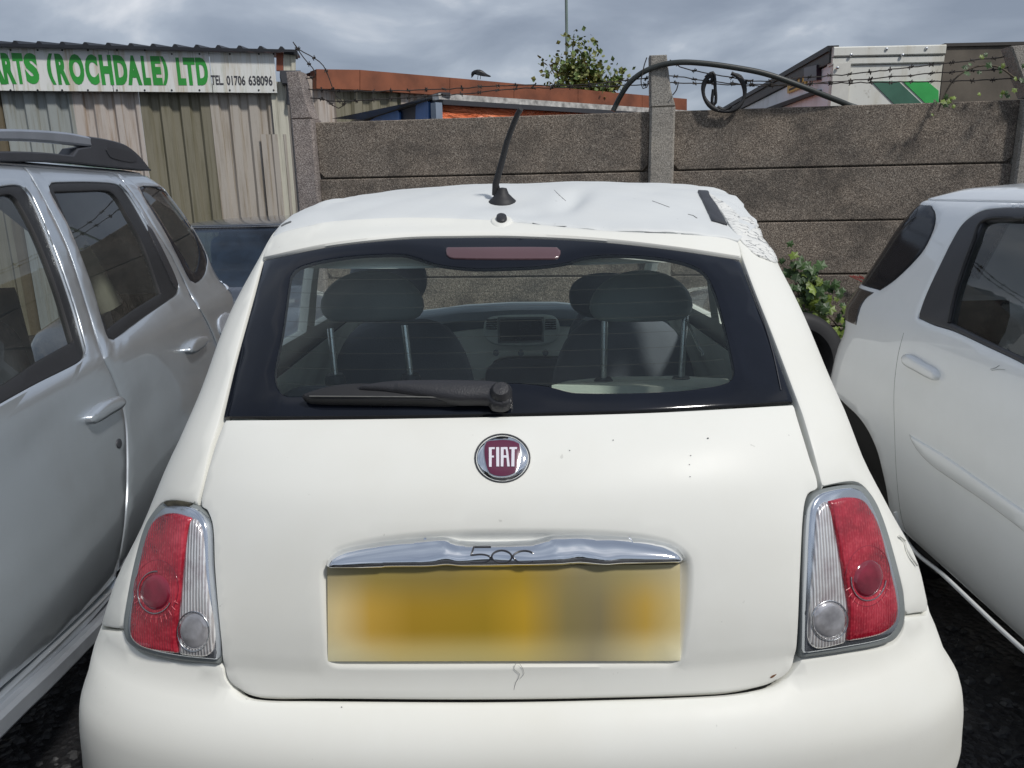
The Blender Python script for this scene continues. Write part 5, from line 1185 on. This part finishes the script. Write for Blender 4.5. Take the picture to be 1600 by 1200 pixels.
# ================================================================ white box lorry
n0 = at(1303, 74, 7.6); n1_ = at(1480, 70, 7.6); f0 = at(1135, 158, 13.0)
BF = Flat((n0.x, n0.y, 0), (1, 0, 0), (0, 0, 1)); BS = Flat((f0.x, f0.y, 0), (n0.x-f0.x, n0.y-f0.y, 0), (0, 0, 1))
bx_ = thing('box_lorry', (n0.x+.6, n0.y+1.5, 0), 'stained white box lorry body with two slanted green stripes behind the wall', 'lorry')
bf = lambda pts: BF.inv(np.array(pts, float)); bs_ = lambda pts: BS.inv(np.array(pts, float))
def stained(name, col, st_):
    m, t, b, o = base_mat(name)
    n = nz(t, 3, 6, .7, stretch=(2, 2, .25)); n2 = nz(t, 14, 5, .7)
    c = mix(t, col, st_, ramp(t, n.outputs[0], [(.48, (0,)*3), (.72, (.75,)*3)]).outputs[0]); c = mix(t, c, (.20, .16, .10), ramp(t, n2.outputs[0], [(.6, (0,)*3), (.78, (.6,)*3)]).outputs[0])
    t.links.new(c, b.inputs['Base Color']); b.inputs['Roughness'].default_value = .5; return m
BXW = stained('stained_white_box', (.74, .74, .69), (.50, .45, .33)); BXD = stained('stained_skylit_box', (.80, .83, .88), (.6, .61, .62))  # BXD is the side wall's copy: cool skylight put into its colour
w_ = bf([(1476, 72)])[0, 0]; hz = bf([(1303, 74)])[0, 1]
slab('front_wall', BF, rect(.0, .8, w_, hz-.16), .05, BXW, bx_, off=0)
slab('corner_strip', BF, rect(.0, .8, .16, hz-.14), .02, M('cream_corner_strip', (.66, .65, .60), .45), bx_, off=.022)
slab('top_rail', BF, rect(-.01, hz-.085, w_, hz), .12, BXW, bx_, off=.035, bev=.01)
slab('lower_rail', BF, rect(-.01, hz-.155, w_, hz-.09), .12, BXW, bx_, off=.02, bev=.01)
for x_, y_ in ((1327, 87), (1382, 78), (1407, 87), (1444, 77), (1306, 107)): lathe('rivet', [(.016, 0), (.012, .01), (0, .014)], tuple(BF.P(*bf([(x_, y_)])[0])+BF.n*.036), tuple(BF.n), STEEL, bx_, 12)
DG = M('dark_green_stripe', (.06, .16, .11), .4, var=.15); BG = M('bright_green_stripe', (.05, .42, .10), .4, var=.12)
slab('stripe', BF, bf([(1361, 127), (1403, 127), (1440, 162), (1455, 178), (1412, 178)]), .01, DG, bx_, off=.008)
slab('stripe', BF, bf([(1410, 127), (1448, 127), (1466, 142), (1466, 178), (1461, 178), (1446, 162)]), .01, BG, bx_, off=.008)
e0, e1b = bs_([(1135, 158)])[0], bs_([(1303, 74)])[0]
slab('side_wall', BS, rect(e0[0], .8, e1b[0], e1b[1]-.14), .05, BXD, bx_, off=0)
slab('side_rail', BS, rect(e0[0], e1b[1]-.13, e1b[0]-.02, e1b[1]-.0), .10, M('dark_side_rail', (.045, .042, .04), .5), bx_, off=.03)
slab('side_rail', BS, rect(e0[0], e1b[1]-.03, e1b[0]-.02, e1b[1]+.02), .10, M('black_side_rail', (.02, .02, .022), .5), bx_, off=.05)
YEL = M('marker_board_yellow', (.60, .36, .03), .4, var=.1); OUT_ = []
yb = slab('marker_board', BS, bs_([(1233, 118), (1262, 104), (1262, 135), (1233, 146)]), .02, YEL, bx_, off=.02)
slab('board_border', BS, bs_([(1236, 120), (1259, 109), (1259, 113), (1236, 124)]), .004, RUBBER, yb, off=.0235)
slab('board_border', BS, bs_([(1236, 139), (1259, 128), (1259, 131), (1236, 142)]), .004, RUBBER, yb, off=.0235)
for x_ in (1240, 1246, 1253): slab('board_mark', BS, bs_([(x_, 124-(x_-1240)*.45), (x_+3.4, 122.5-(x_-1240)*.45), (x_+3.4, 134-(x_-1240)*.45), (x_, 135.5-(x_-1240)*.45)]), .004, RUBBER, yb, off=.0235)
slab('marker_lamp', BS, bs_([(1264, 106), (1284, 101), (1284, 125), (1264, 127)]), .05, M('dark_marker_lamp', (.04, .02, .03), .3), bx_, off=.05)
slab('tail_lift_edge', BS, bs_([(1180, 177), (1284, 140), (1284, 145), (1190, 180)]), .05, RUBBER, bx_, off=.05)
mk('box_roof', [tuple(n0), (n0.x+w_, n0.y, n0.z), (f0.x+w_, f0.y, n0.z), (f0.x, f0.y, n0.z)], [(0, 1, 2, 3)], BXD, bx_)
for y_ in (n0.y+.6, f0.y-.6): lathe('wheel', [(.28, -.12), (.48, -.12), (.48, .12), (.28, .12), (0, .1)], (n0.x+.3, y_, .48), (1, 0, 0), RUBBER, bx_, 24)

# brown block behind on the right
k0 = at(1478, 68, 8.2); KF = Flat((k0.x, k0.y, 0), (1, 0, 0), (0, 0, 1))
blk = thing('brown_container', (k0.x+1.4, k0.y+1.2, 0), 'plain dirty brown container wall at the right edge beyond the barbed wire', 'container')
BRW = M('dirty_brown_wall', (.115, .098, .078), .75, var=.35, vscale=3, bmp=.2, bscale=30)
kz = k0.z
slab('side_panel', KF, rect(0, .02, 3.4, kz-.03), 2.2, BRW, blk, off=0)
slab('top_trim', KF, rect(-.02, kz-.03, 3.4, kz), 2.2, M('dark_brown_trim', (.05, .045, .04), .6), blk, off=.02)

# ================================================================ crow
BLK = M('crow_feathers', (.012, .012, .014), .45, bmp=.3, bscale=60)
cy = 10.4; cc = at(749, 116, cy); s_ = at(760, 116, cy).x-at(750, 116, cy).x; s_ = s_/10
V = []; F = []
spine = [(-13.0, 4.6, .3), (-11.5, 3.2, 1.1), (-11.0, 1.0, 2.2), (-10, -1.5, 2.9), (-7.5, -2.8, 3.2), (-4, -3.0, 4.0), (0, -2.6, 4.4), (4, -1.2, 4.1), (8, .6, 3.0), (12, 2.0, 1.9), (16, 3.2, 1.3), (18.0, 3.6, .4)]
pts = [np.array([cc.x+x*s_, cc.y, cc.z-y*s_]) for x, y, r in spine]
cr_ = tube('crow', pts, [r*s_ for x, y, r in spine], BLK, None, 12); tag(cr_, 'black crow pecking on the rust red fascia roof', 'bird')
mk('wing', [(cc.x-6*s_, cc.y-3.6*s_, cc.z+2*s_), (cc.x+3*s_, cc.y-4.4*s_, cc.z+3*s_), (cc.x+17*s_, cc.y-1.5*s_, cc.z-2.6*s_), (cc.x+9*s_, cc.y-3.4*s_, cc.z-3.2*s_), (cc.x-2*s_, cc.y-4.6*s_, cc.z-1.6*s_)], [(0, 1, 2, 3, 4)], BLK, cr_)
for dx_ in (-2, 2): tube('leg', [np.array([cc.x+dx_*s_, cc.y, cc.z-1*s_]), np.array([cc.x+(dx_-1)*s_, cc.y, cc.z-7.6*s_])], .5*s_, BLK, cr_, 6)

# ================================================================ pole and tree
pb = at(885, 150, 16); pt = at(884, -60, 16)
po = tube('mast', [np.array([pb.x, 16, 0]), np.array([pb.x+.02, 16, pb.z]), np.array(pt)], .028, M('grey_green_mast', (.16, .22, .20), .5), None, 8); tag(po, 'thin grey green mast rising behind the small tree', 'mast')
LF = M('leaf_green', (.10, .15, .035), .55, var=.5, vscale=8); LF2 = M('leaf_yellow_green', (.22, .24, .07), .55, var=.4, vscale=8); BARK = M('bark', (.10, .08, .06), .9)
def leafquad(V, F, p, s, rng, down=False):
    d = Vector((rng.uniform(-1, 1), rng.uniform(-1, 1), rng.uniform(-.6, .8))).normalized(); e_ = d.orthogonal().normalized(); e_.rotate(Matrix.Rotation(rng.random()*6, 3, d))
    b = len(V); w = s*rng.uniform(.35, .5); nrm = d.cross(e_)*s*.12
    V += [p, p+d*s*.45+e_*w, p+d*s, p+d*s*.45-e_*w, p+d*s*.5+nrm]
    F += [(b, b+1, b+4), (b+1, b+2, b+4), (b+2, b+3, b+4), (b+3, b, b+4)]
rng = random.Random(21)
Yt = 12.5
tree = thing('young_tree', (at(900, 150, Yt).x, Yt, 0), 'young leafy tree poking up behind the rust red roof', 'tree')
base = np.array([at(903, 150, Yt).x, Yt, 0])
trunk = tube('trunk', [base, base+[.03, 0, 1.2], np.array(at(902, 150, Yt))], [.07, .05, .035], BARK, tree, 8)
VL = {0: ([], []), 1: ([], [])}
limbs = [[(902, 150), (898, 120), (895, 90), (896, 57)], [(902, 150), (915, 120), (922, 95), (920, 72)], [(900, 150), (880, 130), (866, 115), (858, 100)], [(905, 150), (925, 130), (936, 118)], [(905, 152), (940, 142), (955, 128), (962, 110)], [(900, 150), (885, 128), (880, 110)], [(902, 150), (908, 110), (908, 80)]]
for lm in limbs:
    q = smooth(lm, False, 6); P = [np.array(at(x_, y_, Yt+rng.uniform(-.05, .05))) for x_, y_ in q]
    tube('limb', P, [.018*(1-i/len(P))+.004 for i in range(len(P))], BARK, tree, 5)
    for i, p in enumerate(P):
        f = i/len(P)
        if f < .15: continue
        for k in range(int(9+8*(1-f))):
            sp__ = .06+.13*(1-f)+.03; c = Vector(p)+Vector((rng.gauss(0, sp__), rng.gauss(0, sp__*1.2), rng.gauss(0, sp__*.8)))
            v = VL[0 if rng.random() < .62 else 1]; leafquad(v[0], v[1], c, rng.uniform(.05, .10), rng)
for x_, y_, r_, n_ in ((890, 140, .15, 150), (915, 143, .15, 150), (870, 142, .11, 60), (940, 145, .10, 100), (958, 132, .10, 90), (895, 110, .13, 170), (925, 118, .12, 170)):
    for k in range(n_):
        c = Vector(at(x_, y_, Yt))+Vector((rng.gauss(0, r_*.6), rng.gauss(0, r_*.6), rng.gauss(0, r_*.5))); v = VL[0 if rng.random() < .7 else 1]; leafquad(v[0], v[1], c, rng.uniform(.05, .11), rng)
for k, mt in ((0, LF), (1, LF2)): tag(mk('foliage', VL[k][0], VL[k][1], mt, tree), kind='stuff')

# ================================================================ creepers and tyre by the wall
rng = random.Random(31)
def creeper(name, stems, nleaf, s, label, off=.05, extra=()):
    th = thing(name, tuple(WF_.P(*WF_.inv([stems[0][0]])[0])), label, 'creeper')
    V0 = [[], [], []]; F0 = [[], [], []]
    for st in stems:
        uv = WF_.inv(smooth(st, False, 6)); P = WF_.P(uv[:, 0], uv[:, 1])+WF_.n*off
        tube('stem', P, .005, BARK, th, 5)
        for k in range(nleaf):
            p = Vector(P[rng.randrange(len(P))])+Vector((rng.gauss(0, .04), -rng.random()*.08, rng.gauss(0, .04)))
            i = rng.choice((0, 0, 1)); leaf5(V0[i], F0[i], p, rng.uniform(.6, 1.2)*s)
    for (x_, y_, r_, n_) in extra:
        c = WF_.P(*WF_.inv([(x_, y_)])[0])+WF_.n*off
        for k in range(n_):
            p = Vector(c)+Vector((rng.gauss(0, r_), -rng.random()*.15, rng.gauss(0, r_*.8))); i = rng.choice((0, 0, 1)); leaf5(V0[i], F0[i], p, rng.uniform(.6, 1.3)*s)
    for i, mt in ((0, IV1), (1, IV2)):
        if V0[i]: tag(mk('foliage', V0[i], F0[i], mt, th), kind='stuff')
IV1 = M('ivy_dark_green', (.035, .075, .018), .5, var=.5, vscale=10); IV2 = M('ivy_yellow_green', (.14, .20, .03), .5, var=.5, vscale=10)
def leaf5(V, F, p, s):
    nrm = Vector((rng.uniform(-.5, .5), -1, rng.uniform(-.2, .8))).normalized(); e1_ = nrm.orthogonal().normalized(); e1_.rotate(Matrix.Rotation(rng.random()*6.28, 3, nrm)); e2_ = nrm.cross(e1_)
    b = len(V); V.append(p+nrm*s*.1)
    out = [(1.0, 0), (.55, .35), (.62, .8), (.1, .6), (-.45, .75), (-.4, .25), (-.55, 0), (-.4, -.25), (-.45, -.75), (.1, -.6), (.62, -.8), (.55, -.35)]
    for x_, y_ in out: V.append(p+(e1_*x_+e2_*y_)*s*.6)
    for k in range(12): F.append((b, b+1+k, b+1+(k+1) % 12))
creeper('ivy_creeper', [[(1235, 410), (1262, 455), (1290, 490), (1315, 520), (1340, 560)], [(1235, 430), (1270, 445), (1300, 448)], [(1345, 480), (1335, 510), (1320, 545)], [(1250, 480), (1240, 440), (1232, 400)]], 14, .065, 'ivy with green and yellowing leaves growing up the wall base behind the tyre',
        extra=((1255, 440, .09, 34), (1260, 470, .09, 40), (1275, 500, .10, 34), (1325, 530, .09, 40), (1340, 560, .10, 40), (1290, 540, .12, 50), (1238, 415, .04, 6)))
creeper('climbing_stem', [[(1462, 175), (1472, 150), (1485, 128), (1505, 112), (1530, 104), (1556, 106), (1580, 122), (1600, 135)]], 8, .035, 'thin climbing shoot with a few leaves looping over the wall top', off=.03, extra=((1470, 158, .02, 6), (1500, 112, .02, 4), (1560, 145, .02, 5), (1597, 130, .03, 9), (1535, 98, .02, 3)))
for pts in ([(1325, 430), (1345, 440), (1352, 452)], [(1340, 430), (1352, 437), (1358, 445)], [(1330, 430), (1350, 436)]):
    uv = WF_.inv(smooth(pts, False, 5)); tube('stem', WF_.P(uv[:, 0], uv[:, 1])+WF_.n*.03, .004, M('red_stem', (.25, .05, .04), .6), [o for o in COL.objects if o.name == 'ivy_creeper'][0], 5)
tc_ = at(1243, 560, 4.45)
ty = thing('loose_tyre', (tc_.x, tc_.y, 0), 'worn black tyre leaning by the ivy between the two white cars', 'tyre')
R0 = .30; prof = [(.185, -.055), (.20, -.085), (.25, -.098), (.285, -.085), (.30, -.06), (.302, 0), (.30, .06), (.285, .085), (.25, .098), (.20, .085), (.185, .055), (.19, 0), (.185, -.055)]
lathe('tyre_casing', prof, (tc_.x, tc_.y, tc_.z-.03), (.25, -1, .25), RUBBER, ty, 48)
tc2 = (tc_.x-.05, tc_.y+.02, .16)
sp_t = thing('flat_tyre', (tc2[0], tc2[1], 0), 'black tyre lying under the leaning one, mostly hidden by the cream car', 'tyre')
lathe('tyre_casing', prof, tc2, (.1, -.2, 1), RUBBER, sp_t, 40)

# ================================================================ tree line far behind the viewer (seen mirrored in paint and chrome)
rng = random.Random(77); V = []; F = []
prev = None
for i in range(120):
    a = math.pi*(1.02+.96*i/119.0); r0 = 26+3*math.sin(i*.7); x_, y_ = r0*math.cos(a), r0*math.sin(a)
    h = 3.4+1.6*math.sin(i*.23)+.9*math.sin(i*.9)+rng.uniform(-.5, .5)
    V += [(x_, y_, 0), (x_*1.0, y_*1.0, h*.8), (x_*1.06, y_*1.06, h), (x_*1.15, y_*1.15, h*.7), (x_*1.18, y_*1.18, 0)]
for i in range(119):
    for k in range(4): a = i*5+k; F.append((a, a+5, a+6, a+1))
tag(mk('treeline', V, F, M('dark_treeline', (.035, .045, .025), .95, var=.6, vscale=1.5, bmp=1, bscale=3)), 'dark line of distant trees round the far side of the yard', kind='stuff')
